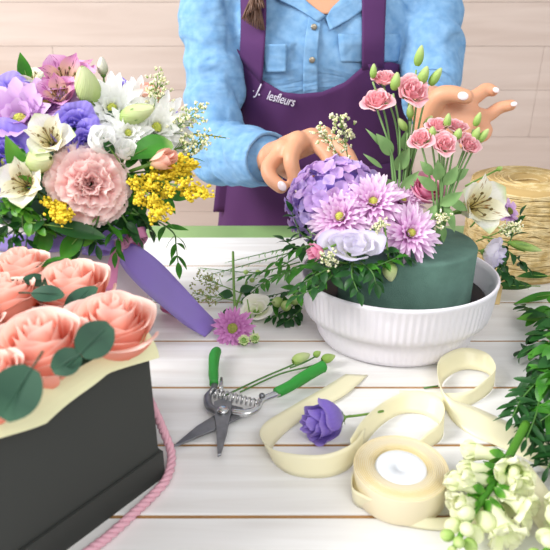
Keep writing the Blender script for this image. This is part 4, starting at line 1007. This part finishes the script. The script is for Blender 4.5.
# hydrangea: florets of four petals over a ball
HY = PD(337, 205, .745); HRr = .058
t = thing('hydrangea', 'rounded lilac blue hydrangea head at the left of the foam, under the hand', 'flower', HY)
fl = []
for v in range(3):
    mb = MB(); rr = random.Random(v)
    for k in range(4): petal(mb, .0108, .0066, .75 + rr.uniform(-.15, .2), 1.5 + rr.uniform(-.3, .4), k * 1.571 + rr.uniform(-.12, .12), p_oval, .3, .0003, 0, 4, 4)
    mb.ball((0, 0, .0006), .0012, 6, 4)
    fl.append(mb)
me = [fl[0].mesh('floret', M_hyd), fl[1].mesh('floret', M_hyd2), fl[2].mesh('floret', M_hyd)]
NF = 170; rr = random.Random(9); pos = []
for i in range(NF):
    z = 1 - 1.6 * (i + .5) / NF; a = i * 2.39996; q = math.sqrt(1 - z * z); d = V((q * math.cos(a), q * math.sin(a), z))
    p = V((d.x * HRr, d.y * HRr * .9, d.z * HRr * .92)) * rr.uniform(.94, 1.05)
    pos.append((depth(p + HY), i, frame(p, d + V([rr.uniform(-.5, .5) for _ in range(3)]), rr.uniform(0, 6), rr.uniform(.85, 1.12))))
pos.sort(key=lambda x: x[0])
for _, i, M in pos[:98]:
    o = bpy.data.objects.new('floret', me[i % 3]); COL.objects.link(o); o.parent = t; o.matrix_local = M
rest = MB()
for _, i, M in pos[98:]: rest.add(fl[i % 3], M)
rest.build('far_florets', M_hyd, t)['kind'] = 'stuff'
MB().ball((0, 0, 0), HRr * .84, 20, 12, (1, .9, .92)).build('inner_cluster', M_violet2, t); MB().tube([(0, 0, -.03), (.02, -.01, -.06)], .003, 6).build('stem', M_stem, t)
for i, (px, py, r, lb) in enumerate([
    (340, 217, .040, 'pale pink chrysanthemum lowest left, overlapping the hydrangea'),
    (373, 202, .040, 'pale pink chrysanthemum in the centre of the arrangement'),
    (411, 233, .037, 'pale pink chrysanthemum hanging over the bare foam edge at right'),
    (403, 200, .030, 'smaller pale pink chrysanthemum at the back of the three others')]):
    f_mum(lb, shifted(at2(px, py, 0, .55, .1), -.004), r, (11, 15, 19, 23, 26), 50 + i, M_pinkmum, M_yc, .076, .13, None, .45, .25, 1.5)
f_lis('large pale lavender lisianthus lying open at the front of the arrangement', frame(on_dome(353, 252, D2, D2R)[0] + V((0, .004, -.002)), (-.1, -.50, .80), 0, (1.30, .85, 1.0)), .030, .026, 81, M_lav, 10, None, .06, 1.1, eye=False)
f_lis('small hot pink bloom at the left under the hydrangea', frame(PD(322, 250, .640), (-.75, -.45, -.1)), .013, .020, 82, M_hotpink, 7, None, .04, .6, eye=False)
f_rose('bright pink rose behind the mums on the foam', frame(PD(421, 196, .725), (.2, -.45, .75)), .025, .030, 83, M_hotpink, .9, 14)
f_bud('pale green bud drooping over the foam front', frame(PD(389, 263, .640), (.12, -.3, -.85)), .0085, .021, M_bud, 84)
f_als('large cream alstroemeria at the right of the foam', frame(PD(470, 208, .735), (.35, -.75, .45), .4), .044, 85, M_alw, M_alw_in)
f_lis('pale lavender lisianthus drooping between foam and bowl rim', frame(PD(484, 252, .775), (.75, -.45, -.05)), .026, .03, 86, M_lav, 9, None, .06, 1.0, eye=False)
f_mum('pale lilac daisy seen edge-on in front of the twine', frame(PD(508, 212, .82), (.45, -.45, .5)), .026, (9, 12), 87, M_lilac, M_greenc, .17, .2, None, .3, 1.0, 1.5)
f_mum('lilac daisy half hidden behind the cream alstroemeria', frame(PD(490, 206, .80), (.2, -.4, .6)), .022, (9, 11), 88, M_lilac, M_greenc, .17, .2, None, .3, 1.0, 1.4)
f_bud('long pointed green bud lying to the right before the twine', frame(PD(510, 243, .80), (.95, -.05, -.22)), .0065, .046, M_greenbud, 89)
o = f_bud('green clipped stem end with bud sticking out over the twine', frame(PD(497, 170, .80), (.8, 0, .45)), .0035, .008, M_greenbud, 90, stem=.045)
for i, (px, py, Y, ax, L, n_, br, lb) in enumerate([
    (348, 160, .80, (-.25, -.05, 1), .058, 12, .0020, 'white waxflower sprig standing up before the apron'),
    (340, 158, .80, (-.62, -.05, .8), .050, 9, .0018, 'white waxflower sprig leaning left towards the hand'),
    (372, 232, .66, (.25, -.5, .5), .024, 9, .0012, 'tiny yellowish white florets between the pink chrysanthemums'),
    (428, 228, .69, (.35, -.4, .5), .026, 10, .0015, 'white floret sprig beside the bright pink rose'),
    (495, 234, .80, (.45, -.35, .4), .034, 16, .0016, 'white and yellow floret sprig below the cream alstroemeria'),
    (340, 262, .635, (-.6, -.5, .35), .026, 9, .0014, 'tiny white florets around the lavender lisianthus')]):
    f_wax(lb, frame(PD(px, py, Y), ax), L, .018 if i < 2 else .012, 90 + i, int(n_ * 1.4), br=br * 1.25)
# spray lisianthus
def spray(label, base, heads, buds, leaves, grp=None):
    """one branching stem with several blooms, buds and grey green leaves"""
    pb = PD(*base); t = thing('lisianthus_spray', label, 'flower', pb); ms = MB(); ml = MB(); nd = []
    mid = None
    for (px, py, Y, r, ax, via) in heads + [(b[0], b[1], b[2], b[3], b[4], b[6]) for b in buds]:
        e = PD(px, py, Y); v = PD(*via); ms.tube([tuple(q) for q in spline([tuple(pb), tuple(v), tuple(e - V(ax).normalized() * .004)], 8)], [.0017] * 6 + [.0012] * 11, 6)
    ms.build('stem', M_lisleaf, t, pb)
    for i, (px, py, Y, r, ax, via) in enumerate(heads):
        M = frame(PD(px, py, Y), ax, i * 1.1); mb = MB().add(rose_mb(r * 1.12, r * 1.1, 14, 1.2, .07, 200 + i, .03, 2.6, 2.0), M); o = mb.build('bloom', M_lispink, t, pb)
        MB().add(calyx(MB(), r * .28, 5, r * .9, .9), M).build('calyx', M_lisleaf, o, pb); o2 = o.children[0]; o2.location = (0, 0, 0)
    for i, (px, py, Y, r, ax, L, via) in enumerate(buds):
        M = frame(PD(px, py, Y), ax, i); MB().add(bud_mb(r, L, i), M).build('bud', M_greenbud, t, pb)
    for (px, py, Y, d, L, Wd, n) in leaves: leaf(ml, PD(px, py, Y), d, n, L, Wd * .72, .5, .35, 8, p_lance, 4)
    ml.build('leaves', M_lisleaf, t, pb); return t
spray('taller pink lisianthus spray rising before the apron from the middle of the foam', (398, 238, .715),
    [(377, 106, .74, .0165, (-.15, -.45, .75), (394, 165, .73)), (410, 96, .74, .0185, (.15, -.65, .65), (408, 150, .73)), (384, 84, .755, .0145, (-.1, -.3, .9), (398, 140, .74))],
    [(373, 78, .75, .0042, (0, 0, 1), .016, (388, 130, .74)), (394, 90, .735, .0058, (.1, -.1, 1), .020, (400, 140, .73)), (417, 66, .75, .0055, (.15, 0, 1), .023, (410, 130, .74)), (420, 84, .745, .0062, (.3, -.1, 1), .021, (413, 130, .74)),
     (430, 85, .745, .0055, (.5, -.1, .9), .022, (418, 130, .74)), (410, 118, .73, .0045, (-.1, -.2, 1), .017, (408, 160, .73)), (425, 128, .735, .0048, (.4, -.1, .9), .016, (412, 165, .73)), (406, 130, .73, .0045, (-.6, -.2, .8), .018, (404, 170, .73))],
    [(392, 155, .735, (-.55, -.3, .75), .034, .011, (0, -1, .3)), (396, 170, .73, (.35, -.4, .85), .032, .012, (0, -1, .2)), (394, 190, .725, (-.5, -.5, .5), .030, .010, (0, -1, .3)), (400, 192, .72, (.5, -.3, .8), .034, .009, (-.3, -1, .2)),
     (398, 160, .74, (.75, .1, .5), .030, .010, (0, -1, .4)), (386, 150, .735, (-.7, -.1, .75), .036, .004, (0, -1, .3)), (382, 168, .73, (-.6, -.2, .5), .030, .004, (0, -1, .3)), (396, 198, .72, (-.35, -.5, -.3), .026, .009, (0, -1, .4)), (404, 150, .735, (.1, -.2, 1), .026, .010, (0, -1, .1))])
spray('shorter pink lisianthus spray planted at the right of the bare foam', (438, 249, .70),
    [(421, 142, .70, .0125, (-.25, -.6, .65), (432, 190, .70)), (443, 147, .695, .0130, (0, -.7, .6), (441, 190, .70)), (466, 147, .705, .0125, (.25, -.6, .6), (448, 195, .70)), (438, 130, .715, .0125, (-.1, -.35, .9), (440, 180, .71)), (455, 131, .72, .0125, (.15, -.35, .9), (444, 180, .71))],
    [(446, 128, .71, .0045, (.05, -.1, 1), .017, (443, 180, .70)), (432, 138, .70, .0045, (-.1, -.2, 1), .014, (436, 180, .70)), (456, 139, .70, .0048, (.2, -.2, 1), .013, (448, 180, .70)), (472, 142, .71, .0050, (.35, 0, 1), .018, (452, 190, .70)), (478, 142, .71, .0045, (.6, 0, .9), .018, (454, 192, .70)),
     (475, 126, .715, .0042, (.25, 0, 1), .016, (452, 185, .71))],
    [(436, 190, .70, (-.75, -.2, .6), .030, .009, (0, -1, .3)), (444, 185, .70, (.4, -.3, .8), .028, .010, (0, -1, .2)), (438, 180, .70, (-.15, -.4, .9), .026, .010, (0, -1, .1)), (440, 205, .695, (.6, -.3, .5), .030, .010, (0, -1, .3)), (436, 205, .695, (-.45, -.4, -.55), .034, .008, (-.3, -1, .2)),
     (444, 205, .695, (.4, -.35, -.7), .036, .008, (.3, -1, .2)), (440, 212, .69, (-.1, -.3, -.9), .034, .007, (0, -1, 0)), (448, 200, .70, (.65, -.1, -.3), .030, .008, (0, -1, .4)), (450, 180, .705, (.8, 0, .5), .026, .009, (0, -1, .4)), (432, 175, .70, (-.6, -.1, .7), .022, .008, (0, -1, .3)), (442, 225, .695, (.15, -.3, -.8), .022, .006, (0, -1, .2))])
# greenery around the arrangement
def fp(*pts): return [PD(*p) for p in pts]
foliage('ruscus_sprig', 'green leafy sprig spilling left over the bowl rim', [fp((345, 262, .65), (322, 272, .62), (300, 285, .61)), fp((340, 268, .64), (322, 284, .61), (298, 296, .60))], .024, .0060, 4, PD(345, 262, .65), M_leafd)
foliage('ruscus_sprig', 'green leafy sprig hanging over the bowl front centre', [fp((352, 262, .645), (352, 276, .615), (358, 292, .600)), fp((360, 262, .64), (372, 272, .62), (376, 284, .61))], .024, .0065, 5, PD(352, 262, .645), M_leafd)
foliage('ruscus_sprig', 'green sprig under the lavender lisianthus pointing right', [fp((350, 264, .645), (374, 266, .630), (396, 258, .632))], .022, .0058, 6, PD(350, 264, .645), M_leaf)
foliage('ruscus_sprig', 'long green leafy sprig reaching left past the bowl', [fp((330, 250, .68), (305, 246, .69), (276, 262, .68)), fp((325, 258, .67), (300, 268, .66), (280, 276, .66)), fp((330, 262, .66), (312, 276, .63), (294, 296, .62))], .026, .0056, 5, PD(330, 250, .68), M_leaf)
foliage('ruscus_sprig', 'dark leaves behind the hydrangea at left', [fp((312, 240, .70), (300, 232, .71), (292, 212, .72)), fp((312, 245, .69), (298, 248, .69), (284, 240, .70))], .024, .0065, 4, PD(312, 240, .70), M_leafd)
foliage('ruscus_sprig', 'dark leafy sprig right of the bowl under the floret sprig', [fp((488, 240, .80), (500, 256, .79), (508, 276, .78)), fp((492, 240, .80), (512, 254, .79), (528, 268, .79)), fp((488, 246, .79), (498, 268, .78), (520, 282, .77))], .024, .0070, 6, PD(488, 240, .80), M_leafd)
foliage('ruscus_sprig', 'dark curled leaf sprig in front of the twine spool', [fp((508, 246, .80), (514, 232, .81), (520, 216, .81))], .026, .0085, 2, PD(508, 246, .80), M_leafd)
foliage('ruscus_sprig', 'dark green leaf mass under the mums on the foam', [fp((372, 252, .65), (392, 250, .645), (408, 258, .64)), fp((360, 240, .66), (348, 262, .645), (330, 268, .65))], .020, .006, 6, PD(372, 252, .65), M_leafd)
# ---------------------------------------------------------------- loose things on the table
# secateurs
M_grip = plain('green_rubber_grip', '2f8f35', .5, spec=.4); M_steel = plain('worn_steel', '8f9196', .38, metal=.85, var=.3, vscale=60); M_chrome = plain('bright_steel', 'c9c9c9', .22, metal=.95)
ZP = .010
def pz(px, py, z=ZP): return P(px, py, z)
t = thing('secateurs', 'open secateurs with green grips lying on the table before the bowl', 'secateurs', pz(230, 411, 0)); O = pz(230, 411, 0)
def smo(pts, z, n=4):
    c = spline(list(pts) + [pts[0]], n); return [pz(a, b, z) for a, b in c[:-1]]
MB().prism([pz(*q) for q in ((214, 403), (222, 400), (232, 403), (231, 414), (227, 434), (221, 456), (217.5, 457), (216.5, 432), (214.5, 415))], .010, .0125, .0008).build('blade', M_steel, t, O, False)
MB().prism([pz(*q, .006) for q in ((174, 447), (178, 446.5), (200, 437), (220, 429), (243, 417), (243, 409), (230, 406), (214, 417), (196, 428))], .006, .0085, .0008).build('blade', M_steel, t, O, False)
MB().tube([tuple(q) for q in spline([tuple(pz(214, 381, .012)), tuple(pz(214, 388, .012)), tuple(pz(208, 396, .011)), tuple(pz(209, 406, .011)), tuple(pz(217, 411, .011)), tuple(pz(226, 409, .011))], 5)], [.0038] * 10 + [.0046] * 16, 10, flat=.75).build('arm', M_steel, t, O)
MB().tube([tuple(q) for q in spline([tuple(pz(232, 412, .009)), tuple(pz(246, 413, .010)), tuple(pz(256, 409, .011)), tuple(pz(262, 400, .012)), tuple(pz(279, 393, .013))], 5)], [.0048] * 8 + [.0042] * 13, 10, flat=.8).build('arm', M_chrome, t, O)
MB().tube([tuple(q) for q in spline([tuple(pz(214, 384, .013)), tuple(pz(213.5, 370, .013)), tuple(pz(214.5, 356, .013)), tuple(pz(218, 349, .013))], 6)], [.0052] * 3 + [.0058, .006, .006, .006, .006, .0062, .0064, .0066, .0068, .0068, .0068, .0066, .0064, .0060, .0050, .0030], 14).build('grip', M_grip, t, O)
g2 = spline([tuple(pz(276, 393, .013)), tuple(pz(290, 386, .014)), tuple(pz(306, 376, .014)), tuple(pz(320, 368, .014)), tuple(pz(326, 366, .014))], 5)
MB().tube([tuple(q) for q in g2], [.0056] + [.0062] * 6 + [.0070] * 10 + [.0072, .0068, .0055, .0030], 14).build('grip', M_grip, t, O)
a, b = pz(212, 393, .013), pz(260, 404, .013); d = (b - a); n1 = d.cross(V((0, 0, 1))).normalized()
MB().tube([a + d * (i / 170) + (n1 * math.cos(i * .40) + V((0, 0, 1)) * math.sin(i * .40)) * (.0058 - .0022 * i / 170) for i in range(171)], .0011, 6).build('spring', M_chrome, t, O)
MB().lathe([(.0001, 0), (.0062, 0), (.0066, .001), (.0058, .003), (.004, .0036), (.0001, .0038)], 18, cen=pz(223, 411, .0125) ).build('pivot_bolt', M_chrome, t, O)
MB().tube([pz(221, 392, .014), pz(221.5, 378, .016)], [.0028, .0016], 8).build('latch', M_chrome, t, O)
MB().ball(pz(262, 396, .016), .0036, 10, 6).build('stop_knob', M_steel, t, O)

# cut stems lying about
t = f_lis('single violet lisianthus bloom lying on the table beside the ribbon', frame(P(341, 418, .019), (-.93, -.42, .10)), .027, .046, 300, M_violet2, 13, None, .05, .55, eye=False, stem=.012)
MB().tube([tuple(q) for q in spline([(0, 0, -.008), (.002, .0, -.025), (.003, .0, -.050)], 6)], .0013, 6).build('stem', M_stem, t)
bl = P(215, 398, .005)
t = thing('budded_lisianthus', 'cut stem with two pale buds passing under the secateurs', 'flower bud', bl); ms = MB()
for pth in ([(222, 397, .004), (262, 378, .006), (290, 366, .010), (301, 360, .013)], [(240, 392, .004), (280, 374, .008), (312, 366, .012), (322, 361, .013)], [(290, 368, .009), (305, 362, .015), (318, 355, .016)]):
    ms.tube([tuple(q) for q in spline([tuple(P(*p)) for p in pth], 6)], .0011, 6)
ms.build('stem', M_stemd, t, bl)
for px, py, z, ax, r, L in ((293, 362, .013, (.95, .55, .15), .0072, .024), (322, 360, .012, (.95, .45, .05), .0058, .018), (314, 356, .016, (.8, .5, .3), .0042, .010)):
    M = frame(P(px, py, z), ax); o = MB().add(bud_mb(r, L, 3), M).build('bud', M_bud if r > .007 else M_greenbud, t, bl)
# pink daisy pile left of the bowl
M = frame(P(233, 328, .018), (-.05, -.80, .42))
f_mum('magenta pink daisy lying face forward at the end of the lilac ribbon', M, .0285, (18, 20, 24, 24), 310, M_mag, M_greenc, .085, .32, None, .3, .7, 1.5, stem=.0)
S0 = P(235, 320, .015)
t = thing('cut_stem', 'upright thick cut flower stem with dark leaves behind the magenta daisy', 'stem', S0); ms = MB(); ml = MB()
ms.tube([tuple(q) for q in spline([tuple(P(236, 320, .018)), tuple(P(234, 292, .020)), tuple(P(233, 252, .035))], 6)], .0020, 8)
ms.tube([tuple(q) for q in spline([tuple(P(232, 318, .014)), tuple(P(240, 296, .016)), tuple(P(247, 282, .016))], 6)], .0016, 6)
for px, py, d, L, Wd in ((233, 296, (-.9, .1, .2), .022, .010), (240, 292, (.9, .4, .3), .024, .009), (246, 290, (.2, -.8, -.1), .022, .005), (232, 310, (-.6, -.6, 0), .018, .006)): leaf(ml, P(px, py, .02), d, (0, -.3, 1), L, Wd, .4, .2)
ms.build('stem', M_stem, t, S0); ml.build('leaves', M_leafd, t, S0)
M_olive = plain('olive_bud_tips', 'a9a66a', .8, var=.35, vscale=200, c2='7b8442')
for i, (px, py, ax, L, lb) in enumerate([(232, 300, (-.95, .12, .12), .055, 'olive seedhead sprig lying left of the upright cut stem'), (228, 288, (-.9, .45, .15), .045, 'olive seedhead sprig lying farther back towards the ribbon')]):
    f_wax(lb, frame(P(px, py, .018), ax), L, .022, 320 + i, 20, M_olive, br=.0015, name='seedhead_sprig')
for i, (px, py, s) in enumerate([(244, 344, 1.0), (255, 342, .95)]):
    p = P(px, py - 3, .010); M = frame(p, (0, -.5, .8), 0, s)
    t = thing('button_flower', ['small pale green button bloom touching the magenta daisy', 'small green button bloom right of its twin, on a long thin stem'][i], 'flower bud', M)
    mum_mb(.009, (8, 10, 12), .2, 5 + i, .5, .1, .9).build('petals', M_bud, t); MB().ball((0, 0, -.001), .006, 10, 6).build('calyx', M_stem, t)
    if i: MB().tube([tuple(q) for q in spline([(0, 0, 0), (-.006, .03, -.003), (-.012, .062, 0)], 6)], .0009, 5).build('stem', M_stem, t)
f_lis('translucent white lisianthus lying flat behind the button blooms', frame(P(256, 312, .010), (-.1, -.3, 1)), .026, .012, 330, M_whitebud, 7, None, .04, 1.4, eye=False, stem=.0)
def tsprig(label, paths, L, Wd, n, m=M_leaf, name='ruscus_sprig', **k):
    ps = [[P(*q) for q in p] for p in paths]; return foliage(name, label, ps, L, Wd, n, ps[0][0], m, **k)
tsprig('pile of cut ruscus stems lying left of the bowl', [[(300, 262, .03), (270, 270, .025), (236, 278, .012)], [(300, 268, .03), (268, 280, .02), (248, 296, .010)], [(306, 285, .02), (284, 296, .02), (262, 312, .010)]], .026, .0055, 6)
tsprig('thin pale stems fanning left from the bowl', [[(300, 250, .03), (256, 262, .012), (206, 276, .004)], [(300, 256, .025), (262, 272, .010), (200, 268, .004)], [(298, 246, .03), (270, 252, .02), (228, 262, .006)]], .010, .0015, 9, M_stem and M_lisleaf, 'thin_stems')
tsprig('short leafy cuttings heaped against the bowl side', [[(300, 300, .02), (288, 310, .015), (272, 318, .01)], [(304, 292, .03), (290, 292, .03), (268, 296, .015)], [(302, 308, .015), (292, 318, .008), (284, 322, .006)]], .020, .006, 5, M_leafd, 'leaf_cuttings')
for i, (px, py, ax) in enumerate([(286, 306, (.0, -.6, .35)), (292, 300, (.3, -.6, .3)), (280, 302, (-.3, -.6, .3))]):
    f_bud(['green seed pod leaning forward in the cuttings beside the bowl', 'green seed pod right of the others, nearest the bowl', 'green seed pod left of the others in the cuttings'][i], frame(P(px, py, .022), ax), .0075, .020, M_greenbud, 340 + i, stem=.02, name='green_seed_pod')
for i, (px, py) in enumerate([(246, 272), (258, 272), (252, 280), (264, 286)]):
    p = P(px, py, .008); t = thing('round_bud', 'tiny round green bud on the table among the thin stems', 'flower bud', p, 'tiny round buds left of the bowl')
    MB().ball((0, 0, 0), .0042, 10, 7, (1, 1, .9)).build('bud_body', M_greenbud, t); MB().tube([(0, 0, 0), (.008, .006, .0)], .0006, 5).build('stem', M_stem, t)

M_crib3 = satin('cream_satin_edge', 'f0dca0')
# cream ribbon, its roll, and loops standing on edge
def E(px, py, z): return P(px, py, z)
ro = P(401, 466.5, .030); RR = (448.5 - 401) / FPX * depth(ro); RO = V((ro.x, ro.y, 0))
t = thing('ribbon_roll', 'roll of cream satin ribbon with a white card centre lying flat', 'ribbon roll', RO)
mb = MB(); prof = [(RR * .545, .002), (RR * .97, .002), (RR * .985, .003), (RR * .99, .0295), (RR * .985, .0305)]
kk = 15
for i in range(kk * 2): prof.append((RR * (.985 - .43 * (i + 1) / (kk * 2)), .0306 - (.0026 if i % 3 == 1 else 0) - .0004 * math.sin(i * 1.9)))
prof.append((RR * .545, .027)); mb.lathe(prof, 96)
for i, f in enumerate(mb.f):
    if (i // 96) >= 4 and (i // 96) % 3 == 1: mb.mi[i] = 1
mb.build('wound_ribbon', [M_crib2, M_crib3], t)
M_card = plain('white_card_disc', 'dfe3e8', .55)
MB().lathe([(.001, .003), (RR * .54, .003), (RR * .545, .0285), (RR * .53, .0292), (.0052, .0292), (.0045, .0275), (.0001, .0275)], 72).build('card_core', M_card, t)
RW = .026
def up(px, py, h=RW, dx=0, dy=0, z0=.0008):
    a = P(px, py, z0); return (a, a + V((dx, dy, math.sqrt(max(0, h * h - dx * dx - dy * dy)))))
mb = MB()
O = P(350, 480, 0)
t = thing('loose_ribbon', 'unwound length of cream satin ribbon looping across the planks around the roll', 'ribbon', O)
# from the cut tail to the roll
ribbon_mb(mb, [(P(368, 375, .001), P(342, 374, .001)), (P(345, 395, .003), P(318, 388, .004)), (P(310, 414, .003), P(285, 407, .010)), (P(280, 438, .001), P(262, 421, .020)), (P(271, 457, .001), P(259, 434, .026)), (P(289, 474, .001), P(275, 447, .026)), (P(322, 478, .001), P(320, 451, .026)), (P(347, 470, .002), P(352, 440, .028)), (P(362, 452, .004), P(366, 424, .028))], 8, shrink=.86)
o = mb.build('tail', M_crib, t, O); solid(o)
mb = MB(); ribbon_mb(mb, [(P(354, 460, .002), P(349, 434, .026)), (P(365, 444, .001), P(364, 412, .028)), (P(382, 425, .001), P(386, 395, .024)), (P(402, 414, .001), P(412, 385, .022)), (P(425, 415, .001), P(436, 389, .022)), (P(442, 428, .001), P(445, 402, .024)), (P(441, 440, .001), P(440, 418, .024)), (P(428, 448, .001), P(428, 428, .020)), (P(416, 452, .001), P(418, 440, .012))], 8, shrink=.80)
solid(mb.build('loop', M_crib, t, O))
mb = MB(); ribbon_mb(mb, [(P(398, 408, .001), P(400, 386, .018)), (P(428, 411, .001), P(432, 388, .018)), (P(462, 408, .001), P(468, 388, .018)), (P(486, 396, .001), P(490, 372, .022)), (P(494, 383, .001), P(496, 362, .024)), (P(484, 372, .002), P(486, 348, .026)), (P(462, 370, .002), P(462, 343, .028)), (P(444, 381, .002), P(440, 353, .028)), (P(442, 397, .001), P(437, 372, .026)), (P(452, 420, .001), P(447, 392, .020)), (P(474, 436, .001), P(478, 402, .010)), (P(512, 452, .001), P(518, 421, .004)), (P(548, 470, .001), P(552, 436, .004))], 8, shrink=.82)
solid(mb.build('loop', M_crib, t, O))
mb = MB(); ribbon_mb(mb, [(P(353, 482, .004), P(352, 470, .028)), (P(354, 503, .001), P(352, 484, .026)), (P(372, 512, .001), P(362, 492, .026)), (P(398, 524, .001), P(388, 503, .020)), (P(430, 530, .001), P(425, 515, .010)), (P(470, 530, .001), P(466, 512, .006)), (P(505, 518, .001), P(498, 500, .010)), (P(528, 498, .002), P(508, 485, .016)), (P(524, 478, .012), P(504, 474, .024))], 8, shrink=.85)
solid(mb.build('loop', M_crib, t, O))
mb = MB(); ribbon_mb(mb, [(P(531, 466, .030), P(512, 484, .028)), (P(544, 484, .026), P(524, 506, .020)), (P(560, 506, .012), P(540, 530, .006)), (P(584, 526, .002), P(560, 556, .002))], 8)
solid(mb.build('tail', M_crib, t, O))

# snapdragons
def floret_mb(mb, mc, M, s=1.0, seed=0, open_=1):
    rr = random.Random(seed); q = MB(); L = .020 * s
    q.lathe([(.0001, 0), (.0042 * s, .001), (.0052 * s, L * .35), (.0050 * s, L * .7), (.0070 * s, L)], 12)
    n = 6 if open_ else 4
    for i in range(n): petal(q, .0135 * s * rr.uniform(.8, 1.2), .0080 * s, .15, rr.uniform(1.0, 1.9) if open_ else rr.uniform(-.6, .2), i * 2 * math.pi / n + rr.uniform(-.3, .3), p_obov, .2, .0045 * s, L * .8, 8, 6, ruf=.0028 * s, freq=7, ph=rr.uniform(0, 6))
    q.ball((.001, 0, L * .98), .0046 * s, 10, 6, (1.3, .8, .8))
    mb.add(q, M)
    c = MB()
    for i in range(5): petal(c, .011 * s, .0034 * s, .35, .25, i * 1.257, p_oval, .2, .0036 * s, -.001, 2, 4)
    mc.add(c, M)
def snap(label, path, nfl, nbud, f0=0.0):
    pts = [V(p) for p in spline([tuple(P(*q)) for q in path], 10)]; t = thing('snapdragon', label, 'flower', pts[0]); O = pts[0]
    MB().tube(pts, [.0044 - .0024 * i / len(pts) for i in range(len(pts))], 8).build('stem', M_leaft, t, O)
    rr = random.Random(len(label)); N = nfl + nbud
    for i in range(N):
        f = f0 + (1 - f0) * i / N; j = int(f * (len(pts) - 2)); T = (pts[j + 1] - pts[j]).normalized(); a = i * 2.2; s1 = T.cross(V((0, 0, 1))).normalized(); s2 = s1.cross(T)
        a += rr.uniform(-.5, .5); rad = s1 * math.cos(a) + s2 * (math.sin(a) * .7 - .25); ax = (rad * .9 + T * rr.uniform(.1, .9)); ax.z = max(ax.z, -.25); ax.normalize()
        if i < nfl:
            m1 = MB(); m2 = MB(); floret_mb(m1, m2, frame(pts[j] + rad * .004, ax, rr.uniform(0, 6)), rr.uniform(.95, 1.45) * (1 - .15 * f), i, i % 3 != 0)
            o = m1.build('floret', M_snap, t, O); m2.build('calyx', M_leaft, o, O); o.children[0].location = (0, 0, 0)
        else:
            s = 1.05 - .5 * (i - nfl) / max(1, nbud); MB().add(MB().ball((0, 0, .007 * s), .0075 * s, 10, 7, (1, 1, 1.15)), frame(pts[j] + rad * .005, ax)).build('bud', M_snap if i < nfl + nbud * .6 else M_greenbud, t, O)
    MB().ball(pts[-1], .004, 8, 5, (1, 1, 1.3)).build('bud', M_greenbud, t, O)
    return t
snap('creamy green snapdragon stem lying diagonally across the cream ribbon', [(526, 424, .034), (508, 458, .034), (490, 488, .033), (470, 518, .032), (452, 552, .030)], 13, 9, .27)
snap('second snapdragon in the bottom right corner, cut by the picture edge', [(620, 480, .03), (590, 510, .032), (562, 534, .030), (536, 562, .026)], 9, 6)
tsprig('bright curled snapdragon foliage above the blooms', [[(540, 395, .04), (536, 415, .038), (526, 440, .034)], [(556, 400, .04), (548, 430, .03), (540, 452, .02)], [(545, 375, .05), (524, 396, .04), (512, 418, .03)], [(560, 430, .035), (555, 450, .025), (548, 468, .014)]], .022, .0036, 11, M_leafd, 'snapdragon_foliage', prof=p_oval, ang=1.1, taper=.2)
tsprig('fresh green snapdragon foliage nearest the right picture edge', [[(560, 360, .055), (540, 384, .045), (522, 404, .03)], [(570, 400, .05), (556, 410, .045), (535, 425, .030)]], .024, .0040, 11, M_leaf, 'snapdragon_foliage', prof=p_oval, ang=1.0, taper=.2)
# bunch of broad leaved greenery on the right
tsprig('glossy dark bunch of greenery along the right edge, its leaves pointing at the bowl', [[(575, 330, .05), (550, 318, .04), (524, 306, .02)], [(575, 345, .06), (548, 345, .045), (526, 350, .02)], [(580, 370, .06), (552, 368, .05), (528, 380, .025)], [(575, 320, .06), (555, 332, .05), (538, 336, .03)], [(590, 350, .07), (560, 356, .06), (540, 362, .045)]], .036, .0105, 7, M_leafd, 'greenery_bunch', prof=p_oval)
tsprig('lighter green broad leaves lying on top of the dark greenery bunch', [[(580, 335, .08), (556, 345, .07), (540, 352, .05)], [(580, 380, .08), (556, 375, .065), (538, 388, .045)], [(580, 300, .05), (556, 308, .04), (540, 316, .03)]], .032, .0105, 6, M_leaf, 'greenery_bunch', prof=p_oval)
tsprig('fine leaved dark sprig between the broad greenery and the snapdragon leaves', [[(570, 380, .06), (545, 392, .045), (520, 398, .018)], [(570, 395, .05), (548, 412, .03), (528, 428, .012)]], .022, .0050, 9, M_leafd, 'greenery_bunch')
p = P(508, 300, .004)
def tleaf(label, px, py, z, d, L, Wd, m=M_leaf, bend=.2):
    p = P(px, py, z); t = thing('loose_leaf', label, 'leaf', p); leaf(MB(), p, d, (0, -.2, 1), L, Wd, bend, .2, 9, p_lance, 6).build('blade', m, t, p)
    MB().tube([p - V(d).normalized() * .012, p + V(d).normalized() * L * .5], [.0009, .0005], 5).build('stalk', M_stem, t, p)
tleaf('long flat leaf pointing at the bowl rim from the right', 560, 293, .016, (-1, -.12, -.12), .070, .0085)
tleaf('pale leaf curled below the twine spool', 548, 276, .02, (-.9, -.1, .1), .050, .009, M_leafd)
tleaf('broad leaf lying at the foot of the twine beside the bowl', 532, 286, .02, (-1, .05, 0), .060, .012, M_leafd)
tleaf('pale green leaf tip near the right edge of the planks', 545, 318, .03, (-.9, .25, -.1), .035, .009, M_leaft)
# scrap: thin stem bits lying on the seam, wooden block behind the bowl
s0 = P(427, 388, .002); m = MB().tube([P(424, 388, .0015), P(438, 386, .0015)], .0011, 6); o = m.build('stem_scrap', M_stemd, None, s0); tag(o, 'tiny clipped green stem bit lying beside the ribbon loop', 'stem')
b0 = P(497, 305, 0); m = MB().box(b0.x - .006, b0.x + .004, b0.y, b0.y + .03, 0.0003, .030); o = m.build('wooden_peg', plain('pale_wood', 'd9bd86', .7), None, b0, False); mod(o, 'BEVEL', width=.001, segments=2); tag(o, 'small pale wooden block standing right behind the white bowl', 'block')
